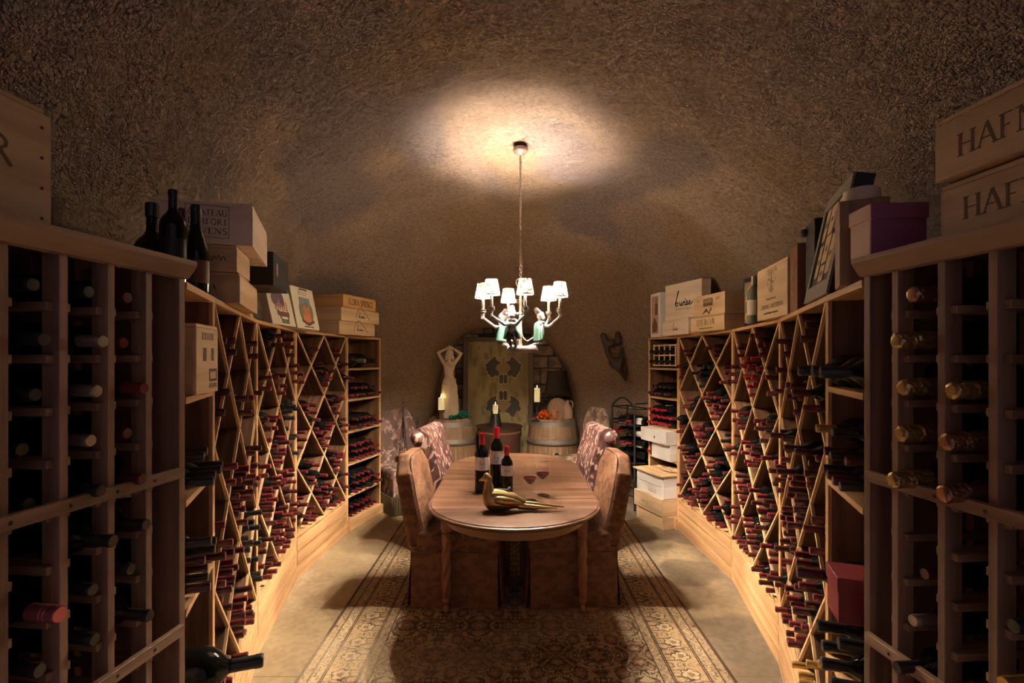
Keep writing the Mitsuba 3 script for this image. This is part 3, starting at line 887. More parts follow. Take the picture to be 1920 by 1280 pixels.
# open bay, right
pile(FR[0], 1.535, [3], ['cap_black'], 'top shelf, right open bay', .075, .108, 'magnum', .07, 13)
pile(FR[0], 1.226, [4, 4, 2], ['cap_black', 'cap_black', 'cap_black', 'cap_gold', 'cap_red_1'], 'middle shelf, right open bay', .06, .083, out=.025, seed=14)
pile(FR[0], .64, [3, 2], ['cap_black'], 'low shelf, right open bay', .075, .108, 'magnum', .04, 15)
bottle('magnum', 'cap_red_1', FR[0].p(.12, .26, .64 + .30), -FR[0].d, 'large red-capped bottle beside the red box in the right open bay', name='magnum_bottle')


# of the dark-red-capped bottles the 300 nearest are things of their own, the rest one stock
red_pool.sort(key=lambda r: r[0])
for dist, cap, base, d, where, lab, roll, kind, group in red_pool[:300]:
    bottle(kind, cap, base, d, f'dark-red-capped bottle, {where}', f'dark-red-capped bottles, {group}', lab, roll=roll, name='red_capped_bottle')
if len(red_pool) > 300:
    for nme, q_, m_ in (('glass', 0, 'glass_dark'), ('capsule', 1, 'cap_red_0')):
        put(f'red_bottle_stock__{nme}', cat(*[xf(BOT[r[7]][q_], dirframe(r[3], r[6]), r[2]) for r in red_pool[300:]]), m_, 40)
    tag('red_bottle_stock', 'farther dark-red-capped bottles filling the far shelves and far diamond racks', 'bottle', kind='stuff')

# ------------------------------------------------------------------ front racks with single-bottle columns
def front_rack(F, posts, rows, label, side):
    k = nm('column_wine_rack')
    tag(k, label, 'wine rack')
    top, dp, W = 1.875, .30, F.W
    end = (W - .021, W) if side == 'l' else (0, .021)
    oth = (0, .021) if side == 'l' else (W - .021, W)
    for e in (end, oth): F.box(k, 'end_panel', e[0], e[1], 0, dp, 0, top, 'redwood', 2)
    F.box(k, 'back_panel', .021, W - .021, dp, dp + .012, 0, top, 'redwood', 2)
    F.box(k, 'top_board', 0, W, .0, dp, top, top + .012, 'redwood', 0)
    # crown moulding: stepped and bevelled
    prof = [(.01, top - .030), (-.012, top - .028), (-.030, top - .004), (-.036, top + .006), (-.036, top + .018), (.05, top + .018), (.05, top + .012), (.01, top + .012)]
    lo, hi = (0, W) if side == 'l' else (0, W)
    v = [F.p(u, a, b) for u in (lo, hi) for a, b in prof]
    n = len(prof)
    f = [[i, (i + 1) % n, n + (i + 1) % n, n + i] for i in range(n)]
    tri = [[0, i + 1, i] for i in range(1, n - 1)] + [[n, n + i, n + i + 1] for i in range(1, n - 1)]
    m = trimesh.Trimesh(np.array(v), [t for q in f for t in ([q[0], q[1], q[2]], [q[0], q[2], q[3]])] + tri, process=False)
    mb = MB()
    fv = m.vertices[m.faces].reshape(-1, 3)
    uv = np.c_[(fv - F.a) @ F.u, (fv - F.a) @ F.d + fv[:, 2]] + [3, 22]
    mb.add(fv, np.arange(len(fv)).reshape(-1, 3), uv)
    part(k, 'crown_moulding', mb, 'redwood')
    for u in posts:
        F.box(k, 'post', u - .0095, u + .0095, .0, .042, .0, top - .002, 'redwood', 2)
        F.box(k, 'rear_post', u - .0095, u + .0095, .20, .242, .0, top - .002, 'redwood', 2)
        for zz in rows:
            for s in (-1, 1):
                F.box(k, 'rail', u + s * .0175 - .008, u + s * .0175 + .008, .012, .25, zz - .062, zz - .044, 'redwood', 1)
    for zz in (1.322, .898, .45):
        F.box(k, 'batten', .021, W - .021, -.016, .0, zz - .014, zz + .014, 'redwood', 0)
        for u in posts:
            part(k, 'screw', xf(lathe([(0, -.001), (.004, -.001), (.004, .0005), (0, .0005)], 8), np.c_[F.u, [0, 0, 1.0], -F.d], F.p(u, -.0165, zz)), 'dark_iron', False)
    return k


Z0 = [1.79 - .109 * q for q in range(12)]
YL = lambda y: (y - .4) / .993
F0L = Frame((-1.018, .40), (-.897, 1.405))
pL = [YL(y) for y in (1.286, 1.181, 1.071, .957, .845, .733, .62, .51)]
front_rack(F0L, pL, Z0, 'dark redwood wine rack with single-bottle columns at the left edge', 'l')
F0R = Frame((0.940, 1.368), (1.0176, .40))
pR = [(1.368 - y) / .9968 for y in (1.268, 1.143, 1.030, .917, .805, .69, .58)]
front_rack(F0R, pR, Z0, 'dark redwood wine rack with single-bottle columns at the right edge', 'r')


def column(F, us, spec, side):
    names = {'cap_black': 'black-capped', 'cap_silver': 'silver-capped', 'cap_red_1': 'dark-red-capped', 'cap_red_3': 'red-capped', 'cap_gold': 'gold-capped', 'cap_rose': 'rose-foil-capped', 'foil_gold': 'gold-foiled sparkling', 'foil_copper': 'copper-foiled sparkling'}
    for c, col in enumerate(spec):
        for q, it in enumerate(col):
            if it is None: continue
            cap, out = it
            kind = 'champagne' if cap.startswith('foil') else 'burgundy' if cap == 'cap_rose' else 'bordeaux'
            h = .318 if kind == 'champagne' else .30
            rn = ['one', 'two', 'three', 'four', 'five', 'six', 'seven', 'eight', 'nine', 'ten'][q]
            cw = ['first', 'second', 'third'][c]
            bottle(kind, cap, F.p(us[c], h - out, Z0[q] - .044 + (.0385 if kind == 'bordeaux' else .0425)), -F.d + np.array([0, 0, -.03]),
                   f'{names[cap]} bottle, row {rn} from the top, {cw} inner column of the {side} front rack', None, glass='glass_green' if kind == 'champagne' else 'glass_dark', roll=q * 1.3 + c, name='sparkling_wine_bottle' if kind == 'champagne' else 'column_rack_bottle')


K, S_, D_, Rr = 'cap_black', 'cap_silver', 'cap_red_1', 'cap_red_3'
column(F0L, [YL(1.2335), YL(1.126), YL(1.014)],
       [[(D_, -.01), (Rr, -.02), (Rr, .035), (D_, -.01), (D_, .03), (K, .04), (K, 0), (K, .05), None, (K, .02)],
        [(K, .0), (S_, .035), (S_, .02), (S_, .005), (K, .03), (K, .06), (K, .01), (K, .015), None, (K, .01)],
        [(K, -.005), (K, .02), (K, .0), (K, -.03), (K, -.015), None, ('cap_rose', .06), (K, .01), (K, 0), None]], 'left')
column(F0R, [(1.368 - y) / .9968 for y in (1.2055, 1.0865, .9735)],
       [[('foil_copper', .015), ('foil_gold', .055), ('foil_gold', .04), ('foil_gold', .045), ('foil_gold', .065), None, (D_, -.02), (S_, .01), (K, .05), None],
        [None, None, ('foil_gold', .035), ('foil_copper', .05), ('foil_copper', .055), None, None, None, None, None],
        [None, None, None, None, None, None, (K, .02), ('cap_gold', .04), (K, .02), None]], 'right')


# ------------------------------------------------------------------ crates and boxes on the racks
def crate(label, p0, p1, z0, h, depth, m, name='wine_crate', cat_='crate', lid=True, lid_shift=0.0, nails=False):
    """p0 -> p1 is the front's lower edge in plan, left to right as seen from the room."""
    p0, p1 = np.array([*p0, z0]), np.array([*p1, z0])
    L = np.linalg.norm(p1 - p0); ex = (p1 - p0) / L; ez = np.array([0, 0, 1.0]); no = np.cross(ex, ez)
    R = np.c_[ex, -no, ez]
    k = nm(name)
    c = lambda x, y, z: p0 + ex * x - no * y + ez * z
    hb = h - .012 if lid else h
    if lid:
        t = .010
        bx(k, 'front_board', c(L / 2, t / 2, hb / 2), (L, t, hb), m, R, .0012, 0)
        bx(k, 'back_board', c(L / 2, depth - t / 2, hb / 2), (L, t, hb), m, R, .0012, 0)
        bx(k, 'end_board', c(t / 2, depth / 2, hb / 2), (t - .001, depth - 2 * t, hb), m, R, .0012, 1)
        bx(k, 'end_board', c(L - t / 2, depth / 2, hb / 2), (t - .001, depth - 2 * t, hb), m, R, .0012, 1)
        bx(k, 'base_board', c(L / 2, depth / 2, .005), (L - 2 * t, depth - 2 * t, .009), m, R, .001, 0)
        bx(k, 'lid', c(L / 2 + lid_shift, depth / 2, h - .006), (L - .004, depth - .002, .011), m, R, .0012, 0)
    else:
        bx(k, 'body', c(L / 2, depth / 2, h / 2), (L, depth, h), m, R, .002)
    if nails:
        for zz in np.linspace(.03, hb - .03, 4):
            for x in (.02, L - .02):
                part(k, 'nail', xf(lathe([(0, 0), (.0035, 0), (.003, .0015), (0, .002)], 8), np.c_[ex, ez, no], c(x, 0, zz)), 'rust_iron', False)
    tag(k, label, cat_)
    return k, p0, ex, ez, no, L


def textline(k, o, ex, ez, txt, x, z, h, m='brand_ink', narrow=1.0, weight=1.0, width=None):
    g, w = serif(txt, weight, narrow)
    decal(k, 'lettering', fit(g, width=width, height=h, at=(x, z)), o, ex, ez, m)


# left front rack: big crate whose lettering ends in R
k, o, ex, ez, no, L = crate('large pale pine crate with nailed edges on top of the left front rack', (-1.045, .52), (-.985, 1.095), 1.893, .262, .32, 'dimmed_pine', lid_shift=-.012, nails=True)
g, w = serif('HAFNER')
decal(k, 'lettering', fit(g, height=.062, at=(L - .105 - fit(g, height=.062).bounds[2] + fit(g, height=.062).bounds[0] + .028, .115)), o, ex, ez, 'brand_ink')
# right front rack: two HAFNER crates
for zz, y0, y1, x0, lb in ((1.893, 1.165, .60, .975, 'lower of two lettered pine crates on the right front rack'), (2.022, 1.15, .58, .95, 'upper of two lettered pine crates on the right front rack')):
    k, o, ex, ez, no, L = crate(lb, (x0, y0), (x0 + .03, y1), zz, .125 if zz < 2 else .135, .30, 'dimmed_pine')
    g, w = serif('HAFNER')
    decal(k, 'lettering', fit(g, height=.052, at=(.055, .035)), o, ex, ez, 'brand_ink')
bx(k, 'spacer', (1.07, 1.06, 2.0195), (.15, .08, .004), 'pine')

# left stack with CHATEAU DURFORT VIVENS, aligned with the near diamond rack; the printed face looks back at the camera
u2, n2 = FL[1].u, -FL[1].d


def along(c, n, d):                      # corner c, width n to the left (into the rack), crate length d along the rack
    return c[:2] - n2[:2] * n, c[:2]


def end_crate(label, corner, z0, w, length, h, m, yaw=0.0, **kw):
    """A crate whose short end faces the camera: corner is its lower corner nearest room and camera."""
    rd = rotz(yaw)
    ex = rd @ n2
    p1 = np.array(corner[:2]); p0 = p1 - ex[:2] * w
    return crate(label, p0, p1, z0, h, length, m, **kw)


k, o, ex, ez, no, L = end_crate('dark-fronted crate at the foot of the three-crate stack on the left racks', (-1.055, 1.985), 1.841, .30, .50, .118, 'pine')
textline(k, o, ex, ez, 'LATAYA', .12, .05, .022, 'ink', width=.10)
k, o, ex, ez, no, L = end_crate('small crate in the middle of the three-crate stack on the left racks', (-1.05, 1.955), 1.960, .28, .27, .098, 'pine', yaw=-.03)
decal(k, 'lettering', affinity.translate(squiggle(.12, .02, .0012, 4), .12, .04), o, ex, ez, 'ink')
k, o, ex, ez, no, L = end_crate('grey-fronted crate with framed lettering on top of the left stack', (-.995, 1.965), 2.059, .33, .47, .158, 'pale_pine')
for q, (txt, w_) in enumerate((('CHATEAU', .128), ('DURFORT', .128), ('VIVENS', .128))):
    textline(k, o, ex, ez, txt, .115, .104 - q * .034, .024, 'ink', width=w_)
fr_ = sbox(.105, .022, .25, .142); decal(k, 'printed_frame', fr_.difference(fr_.buffer(-.0015)), o, ex, ez, 'ink')
k, o, ex, ez, no, L = end_crate('tan crate behind the stack on the left racks, under the black carton', (-1.215, 2.34), 1.841, .26, .36, .13, 'pine', yaw=.05)

# black carton with hand hole
k, o, ex, ez, no, L = end_crate('black carton with an oblong hand hole resting on crates on the left racks', (-1.165, 2.50), 1.985, .28, .34, .165, 'black_card', lid=False, name='black_carton', cat_='box', yaw=-.12)
side = ex * 0 + np.cross(ez, no)
eo = o + ex * L
sx = -no
hole = LineString([(0, .03), (0, .075)]).buffer(.012)
decal(k, 'hand_hole', affinity.translate(hole, .08, .035), eo, sx, ez, 'pink_card')


def leaning_box(label, c0, c1, z0, h, th, lean, m, name='picture_box'):
    """A flat upright box leaning back from the room; c0 -> c1 is its front lower edge left to right."""
    p0, p1 = np.array([*c0, z0]), np.array([*c1, z0])
    L = np.linalg.norm(p1 - p0); ex = (p1 - p0) / L; no0 = np.cross(ex, [0, 0, 1.0])
    ez = np.array([0, 0, 1.0]) * math.cos(lean) - no0 * math.sin(lean); no = np.cross(ex, ez)
    k = nm(name)
    bx(k, 'body', p0 + ex * L / 2 + ez * h / 2 - no * th / 2 + np.array([0, 0, th * math.sin(lean) * .0]), (L, th, h), m, np.c_[ex, -no, ez], .002)
    tag(k, label, 'box')
    return k, p0, ex, ez, no, L


k, o, ex, ez, no, L = leaning_box('leaning cream box printed with a plum tree and a dark bull, left racks', (-1.475, 3.16), (-1.475, 3.50), 1.842, .235, .05, .22, 'art_cream')
tree = unary_union([Point(.14 + .06 * math.cos(a), .185 + .022 * math.sin(a * 1.7)).buffer(.03) for a in np.linspace(0, 6.2, 12)] + [sbox(.10 + q * .03, .12, .112 + q * .03, .18) for q in range(4)])
decal(k, 'printed_tree', tree.intersection(sbox(.02, .06, .32, .232)), o, ex, ez, 'art_plum')
decal(k, 'printed_ground', unary_union([sbox(.08 + q * .032, .10 - .012 * (q % 2), .10 + q * .032, .165) for q in range(6)]), o, ex, ez, 'art_rose', .0006)
bull = unary_union([sbox(.12, .06, .27, .092), sbox(.13, .045, .145, .06), sbox(.24, .045, .255, .06), Point(.115, .08).buffer(.018), LineString([(.10, .09), (.085, .105)]).buffer(.003)])
decal(k, 'printed_bull', bull, o, ex, ez, 'art_brown', .001)
for q in range(3): decal(k, 'printed_line', affinity.translate(squiggle(.11, .006, .0015, q), .14, .016 - q * .0 + q * .010), o, ex, ez, 'ink')
k, o, ex, ez, no, L = leaning_box('leaning cream box printed with a red-orange table scene, left racks', (-1.50, 3.585), (-1.475, 3.93), 1.842, .31, .05, .2, 'art_cream')
decal(k, 'printed_arch', unary_union([Point(.18, .13).buffer(.105), sbox(.10, .12, .26, .235)]), o, ex, ez, 'art_olive', .0006)
decal(k, 'printed_sky', Polygon([(.11, .235), (.25, .235), (.27, .17), (.20, .20), (.10, .17)]), o, ex, ez, 'art_blue', .0009)
decal(k, 'printed_figures', unary_union([sbox(.13 + q * .028, .10, .15 + q * .028, .16 + .02 * (q % 2)) for q in range(4)] + [sbox(.12, .045, .24, .105)]), o, ex, ez, 'art_orange', .0012)
decal(k, 'printed_table', LineString([(.10, .06), (.18, .035), (.27, .06)]).buffer(.010), o, ex, ez, 'art_brown', .0015)
textline(k, o, ex, ez, 'RED', .10, .25, .035, 'art_rose', width=.13)
decal(k, 'printed_line', affinity.translate(squiggle(.14, .008, .0015, 8), .11, .012), o, ex, ez, 'ink')
decal(k, 'printed_line', affinity.translate(squiggle(.12, .010, .002, 9), .13, .292), o, ex, ez, 'ink')

# stack of three small crates at the far left corner
fx = np.array([.163, .56]) / math.hypot(.163, .56)
for q, (px0, px1, m, lb) in enumerate(((0, .58, 'pine', 'lowest of the three flat boxes stacked at the far end of the left racks'), (.03, .66, 'pine', 'middle of the three flat boxes stacked at the far end of the left racks'), (.06, .60, 'orange_cedar', 'orange lettered flat box topping the stack of three at the far end, left racks'))):
    b0 = np.array([-1.515, 4.49])
    k, o, ex, ez, no, L = crate(lb, b0 + fx * px0, b0 + fx * px1, 1.842 + q * .121, .118, .34, m)
    if q == 2: textline(k, o, ex, ez, 'FLORA SPRINGS', .08, .030, .058, 'ink', width=.40, weight=1.25)
    else:
        decal(k, 'lettering', fit(bwise(.07), width=.12, height=.055, at=(.27, .04)), o, ex, ez, 'brand_ink')
        decal(k, 'printed_hill', fit(curve([(0, 0), (.5, .6), (.9, .35), (1.4, 0)]).buffer(.02), width=.24, at=(.22, .03)), o, ex, ez, 'soft_ink')

# right: crates with printed fronts
k, o, ex, ez, no, L = crate('lower wooden crate with large lettering on the far right racks', (1.50, 4.30), (1.575, 3.80), 1.842, .12, .33, 'pine', lid=True)
textline(k, o, ex, ez, 'CLOS DU VAL', .10, .048, .05, 'brand_ink', width=.28)
decal(k, 'lettering', affinity.translate(squiggle(.20, .012, .0013, 21), .14, .018), o, ex, ez, 'brand_ink')
k, o, ex, ez, no, L = crate('upper wooden crate printed with a vine crest on the far right racks', (1.505, 4.24), (1.575, 3.79), 1.963, .165, .33, 'pine')
crest = unary_union([sbox(.15, .075, .29, .135).difference(unary_union([sbox(.16 + q * .02, .10, .17 + q * .02, .13) for q in range(6)])), LineString([(.15, .02), (.20, .05), (.24, .015), (.27, .06)]).buffer(.006), Point(.19, .04).buffer(.014), Point(.26, .045).buffer(.01)])
decal(k, 'printed_crest', crest, o, ex, ez, 'brand_ink')
for q, x in enumerate((.04, .33)): decal(k, 'printed_line', unary_union([affinity.translate(squiggle(.06, .006, .001, q + 30), x, .115 + r_ * .014) for r_ in range(2)]), o, ex, ez, 'soft_ink')
k, o, ex, ez, no, L = crate('small pale box beneath the large pale signed box on the far right racks', (1.475, 5.02), (1.53, 4.44), 1.842, .145, .28, 'pale_pine')
decal(k, 'lettering', fit(bwise(.08), width=.12, height=.075, at=(.25, .04)), o, ex, ez, 'soft_ink')
k, o, ex, ez, no, L = crate('large pale box with flowing black signature on top of the far right racks', (1.49, 4.98), (1.66, 4.48), 1.989, .34, .10, 'pale_pine', lid=False, name='pale_wine_box', cat_='box')
decal(k, 'lettering', fit(bwise(.06), width=.26, height=.15, at=(.15, .12)), o, ex, ez, 'ink')
textline(k, o, ex, ez, 'VINEYARDS', .15, .085, .02, 'soft_ink', width=.25, narrow=1.4)
k, o, ex, ez, no, L = crate('narrow white box with a bottle photograph at the far end of the right racks', (1.43, 5.28), (1.462, 5.06), 1.842, .44, .10, 'white_card', lid=False, name='white_gift_box', cat_='box')
decal(k, 'printed_photo', sbox(.03, .03, .19, .41), o, ex, ez, 'pink_card')
decal(k, 'printed_bottle', unary_union([sbox(.11, .22, .17, .33), sbox(.13, .33, .15, .39), Polygon([(.05, .05), (.15, .05), (.17, .12), (.10, .20), (.04, .12)])]), o, ex, ez, 'art_brown', .0012)
k, o, ex, ez, no, L = crate('tall wooden crate printed with a wreath and figure on the right racks', (1.42, 2.965), (1.345, 2.50), 1.842, .285, .20, 'pine', lid=True)
ring = Point(.24, .195).buffer(.058); decal(k, 'printed_ring', ring.difference(Point(.24, .195).buffer(.052)).difference(unary_union([Point(.24 + .055 * math.cos(a), .195 + .055 * math.sin(a)).buffer(.006) for a in np.arange(0, 6.28, .5)])), o, ex, ez, 'soft_ink')
decal(k, 'printed_figure', unary_union([LineString([(.24, .15), (.24, .23)]).buffer(.008), LineString([(.21, .21), (.27, .19)]).buffer(.005), Point(.24, .235).buffer(.010), LineString([(.22, .15), (.24, .19), (.26, .15)]).buffer(.004)]), o, ex, ez, 'soft_ink')
textline(k, o, ex, ez, 'CLOS DU VAL', .155, .24, .026, 'soft_ink', width=.17)
decal(k, 'lettering', affinity.translate(squiggle(.15, .014, .0014, 50), .16, .098), o, ex, ez, 'soft_ink')
textline(k, o, ex, ez, 'CABERNET SAUVIGNON', .07, .055, .024, 'brand_ink', width=.34)
decal(k, 'lettering', affinity.translate(squiggle(.22, .012, .0014, 51), .12, .025), o, ex, ez, 'brand_ink')
# picture tin and bottle box beside the lower crates
k, o, ex, ez, no, L = crate('dark tin with a colourful picture between the crates on the right racks', (1.565, 3.46), (1.57, 3.30), 1.842, .32, .12, 'black_card', lid=False, name='picture_tin', cat_='tin')
decal(k, 'printed_picture', sbox(.015, .02, .145, .29), o, ex, ez, 'art_olive')
decal(k, 'printed_figure', unary_union([Polygon([(.02, .16), (.08, .28), (.13, .26), (.10, .18)]), Point(.05, .06).buffer(.03)]), o, ex, ez, 'art_orange', .0012)
decal(k, 'printed_shape', unary_union([Point(.10, .13).buffer(.035), Point(.12, .05).buffer(.03)]), o, ex, ez, 'art_plum', .0012)
bottle('bordeaux', 'cap_silver', (1.515, 3.21, 1.842), (0, 0, 1), 'green bottle with a pale label standing beside the tall printed crate on the right racks', lab='art_cream', glass='art_green', roll=-1.2, name='standing_bottle')
k, o, ex, ez, no, L = crate('brown glittering leather box beside the tall printed crate on the right racks', (1.325, 2.44), (1.27, 2.28), 1.842, .30, .14, 'copper_leather', lid=False, name='leather_box', cat_='box')
for q in range(40):
    a, b = rng.uniform(.07, .11), rng.uniform(.03, .24)
    part(k, 'glint', xf(trimesh.creation.icosphere(0, .0026), I3, o + ex * a + ez * b + no * .001), 'cap_silver', False)
k, o, ex, ez, no, L = crate('dark upright case with a rounded top beside the framed labels on the right racks', (1.285, 2.24), (1.235, 2.09), 1.842, .36, .09, 'black_card', lid=False, name='dark_case', cat_='case')
part(k, 'knob', xf(trimesh.creation.icosphere(2, .018), I3, o + ex * .02 + ez * .33 + no * .01), 'rust_iron', True)
# framed wine labels
c0, c1 = np.array([1.165, 2.03]), np.array([1.042, 1.685])
k, o, ex, ez, no, L = leaning_box('large dark box frame of mounted wine labels leaning on the right racks', c0, c1, 1.842, .40, .055, .2, 'black_card', 'label_frame')
labels[k]['category'] = 'picture frame'
fo = sbox(0, 0, L, .40); decal(k, 'mat_border', fo.difference(sbox(.035, .055, L - .045, .355)), o, ex, ez, 'mat_board', .008)
for a, b, w_, h_ in ((.06, .23, .05, .12), (.13, .245, .075, .105), (.23, .25, .07, .10), (.07, .09, .05, .12), (.14, .135, .08, .10), (.15, .065, .07, .06), (.235, .085, .06, .14)):
    decal(k, 'wine_label', sbox(a, b, a + w_, b + h_), o, ex, ez, 'kraft', .004)
    decal(k, 'label_print', affinity.scale(Point(a + w_ / 2, b + h_ / 2).buffer(.016), .9, .6), o, ex, ez, 'brand_ink', .0045)
# pale wooden box with a round lid, purple box
k, o, ex, ez, no, L = crate('pale wooden box with a round lid behind the purple box on the right racks', (1.012, 1.605), (.957, 1.495), 1.842, .245, .12, 'redwood', lid=False, name='round_lid_box', cat_='box')
part(k, 'round_lid', xf(lathe([(0, 0), (.046, 0), (.048, .004), (.048, .038), (.044, .043), (0, .043)], 28), I3, o + ex * .06 - no * .062 + ez * .245), 'pale_pine')
k, o, ex, ez, no, L = crate('purple lidded gift box with a pink side on the right front rack', (.925, 1.40), (.918, 1.312), 1.893, .125, .135, 'pink_card', lid=False, name='purple_gift_box', cat_='box')
bx(k, 'front_panel', o + ex * (L + .0015) - no * .0675 + ez * .0625, (.003, .134, .124), 'purple_card', np.c_[ex, -no, ez])
bx(k, 'lid', o + ex * (L / 2) - no * .0675 + ez * .112, (L + .010, .139, .040), 'pink_card', np.c_[ex, -no, ez], .002)
bx(k, 'lid_front', o + ex * (L + .0065) - no * .0675 + ez * .112, (.003, .139, .0395), 'purple_card', np.c_[ex, -no, ez])

# crate standing in the left open bay, red box in the right open bay, crate low in the right bay
F = FL[0]
def bay_crate(F, label, u0, u1, z0, h, d0, depth, m, flip=False, **kw):
    a, b = F.p(u0, d0, 0)[:2], F.p(u1, d0, 0)[:2]
    return crate(label, a, b, z0, h, depth, m, **kw)
k, o, ex, ez, no, L = crate('tan wooden crate standing on end in the left open bay', (-.925, 1.50), (-.978, 1.702), 1.521, .212, .20, 'pine', lid=True)
for a, b, w_, h_ in ((.05, .165, .12, .022), (.06, .10, .035, .04), (.14, .10, .025, .04), (.12, .015, .08, .014)):
    decal(k, 'printed_mark', unary_union([sbox(a + q * w_ / 5, b, a + q * w_ / 5 + w_ / 8, b + h_) for q in range(5)]), o, ex, ez, 'soft_ink')
decal(k, 'printed_badge', sbox(.12, .035, .195, .075).difference(sbox(.125, .043, .19, .066)), o, ex, ez, 'brand_ink')
F = FR[0]
k, o, ex, ez, no, L = bay_crate(F, 'dark red lidded box resting on large bottles in the right open bay', .205, .325, .885, .125, -.045, .18, 'red_card', lid=False, name='red_gift_box', cat_='box')
bx(k, 'lid', o + ex * L / 2 - no * .09 + ez * .108, (L + .008, .186, .042), 'red_card', np.c_[ex, -no, ez], .002)
k, o, ex, ez, no, L = bay_crate(F, 'pine crate low in the right open bay behind the front rack post', .03, .20, .105, .40, -.04, .28, 'pine', lid=True)

# white boxes in front of the far right shelf rack
R5 = FR[4]
def r5box(label, u0, u1, d0, depth, z0, h, m, yaw=0., **kw):
    a, b = R5.p(u0, d0, 0)[:2], R5.p(u1, d0, 0)[:2]
    return crate(label, a, b, z0, h, depth, m, **kw)
k, o, ex, ez, no, L = r5box('bottom crate of the stack in front of the far right shelf rack', .03, .475, -.16, .36, .0, .125, 'pine')
k, o, ex, ez, no, L = r5box('lettered crate, second from the floor in front of the far right shelf rack', .0, .475, -.17, .36, .126, .16, 'pine')
textline(k, o, ex, ez, 'EMPORISTE', .13, .06, .03, 'soft_ink', width=.2)
k, o, ex, ez, no, L = r5box('lower white carton above the lettered crate by the far right shelf rack', .02, .475, -.15, .34, .287, .11, 'white_card', lid=False, name='white_carton', cat_='box')
for q in range(3): decal(k, 'printed_line', affinity.translate(squiggle(.14, .006, .001, q + 60), .2, .03 + q * .016), o, ex, ez, 'soft_ink')
k, o, ex, ez, no, L = r5box('upper white carton with a wooden lid by the far right shelf rack', .02, .475, -.15, .34, .398, .10, 'white_card', lid=False, name='white_carton', cat_='box')
bx(k, 'lid', o + ex * (L / 2 - .01) - no * .16 + ez * .106, (L + .04, .38, .012), 'pine', np.c_[ex, -no, ez])
k = nm('paper_bag')
part(k, 'paper', blob([[(R5.p(.30, -.02, .54), .022), (R5.p(.44, .06, .54), .024)], [(R5.p(.16, .02, .535), .014), (R5.p(.38, .0, .535), .02)]], .012, 4), 'kraft')
tag(k, 'crumpled brown paper bag on the lidded white carton by the far right shelf rack', 'paper bag')
k, o, ex, ez, no, L = r5box('white wooden box on the fourth shelf of the far right shelf rack', .15, .455, -.06, .30, .632, .16, 'white_card', lid=False, name='white_wine_box', cat_='box')
k, o, ex, ez, no, L = r5box('white wooden box with a small seal, topmost at the far right shelf rack', .03, .46, -.11, .33, .795, .13, 'white_card', lid=False, name='white_wine_box', cat_='box')
decal(k, 'seal', Point(.24, .055).buffer(.012), o, ex, ez, 'art_brown')

# bottles standing on the left racks
def amber_bottle():
    g = [(0, 0), (.048, 0), (.052, .006), (.052, .10), (.050, .125), (.040, .150), (.024, .168), (.0155, .185), (.014, .225), (.017, .228), (.017, .262), (0, .264)]
    return lathe(g, 28)
k = nm('liqueur_bottle')
b0 = np.array([-1.125, 1.60, 1.842])
part(k, 'glass', xf(amber_bottle(), I3, b0), 'glass_dark')
part(k, 'stopper', xf(lathe([(.018, .228), (.0185, .23), (.0185, .268), (.014, .272), (0, .272)], 20), I3, b0), 'cap_black')
part(k, 'amber_label', xf(label_patch(.0524, .035, .085, .5), rotz(1.15), b0), 'amber', True)
tag(k, 'squat round-shouldered liqueur bottle with an amber label standing on the left racks', 'bottle')
bottle('bordeaux', 'cap_black', (-1.035, 1.565, 1.842), (0, 0, 1), 'black bottle with a dark framed label standing second among the bottles on the left racks', lab='black_card', name='standing_bottle', roll=.5)
bottle('bordeaux', 'cap_red_2', (-1.135, 1.76, 1.842), (0, 0, 1), 'red-capped bottle with a pale label standing behind the other bottles on the left racks', lab='kraft', name='standing_bottle', roll=.9)
bottle('burgundy', 'cap_black', (-1.052, 1.705, 1.842), (0, 0, 1), 'slope-shouldered green-black bottle standing at the rack edge, rightmost of the four on the left racks', lab='art_brown', glass='glass_green', name='standing_bottle', roll=.6)

# ------------------------------------------------------------------ dining table
TC = np.array([.015, 3.70, 0])


def stadium(r, half, n=40):
    a = np.linspace(0, np.pi, n)
    return np.r_[np.c_[r * np.cos(a), half + r * np.sin(a)], np.c_[-r * np.cos(a), -half - r * np.sin(a)]]


def stad_lathe(prof, R0, half):
    rings = [np.c_[stadium(R0 + dr_, half), np.full(80, zz)] for dr_, zz in prof]
    n = 80
    v = np.vstack(rings + [[[0, half, prof[0][1]], [0, -half, prof[0][1]]], [[0, half, prof[-1][1]], [0, -half, prof[-1][1]]]])
    f = []
    for i in range(len(rings) - 1):
        for j in range(n):
            k2 = (j + 1) % n
            f += [[i * n + j, i * n + k2, (i + 1) * n + k2], [i * n + j, (i + 1) * n + k2, (i + 1) * n + j]]
    b = len(rings) * n
    for base, ca, cb, fl in ((0, b, b + 1, 1), ((len(rings) - 1) * n, b + 2, b + 3, 0)):
        fs = []
        for j in range(n):
            k2 = (j + 1) % n
            c = ca if j < 39 else cb
            if j in (39, 79): continue
            fs.append([base + j, base + k2, c])
        fs += [[base + 39, base + 40, cb], [base + 39, cb, ca], [base + 79, base + 0, ca], [base + 79, ca, cb]]
        f += [q[::-1] for q in fs] if fl else fs
    return trimesh.Trimesh(v, f, process=False)


tb = nm('dining_table')
tag(tb, 'oval walnut dining table with barley-twist legs in the middle of the room', 'table')
part(tb, 'tabletop', xf(stad_lathe([(-.045, .715), (-.03, .716), (-.012, .722), (-.006, .730), (0, .733), (0, .741), (-.004, .744), (-.012, .7455), (-.016, .750), (-.02, .7505)], .525, .53), I3, TC), 'table_walnut', 35)
apr = Polygon(stadium(.43, .50)).difference(Polygon(stadium(.408, .50)))
part(tb, 'apron', xf(extrude(apr, .075), I3, TC + [0, 0, .64]), 'leg_walnut', 35)


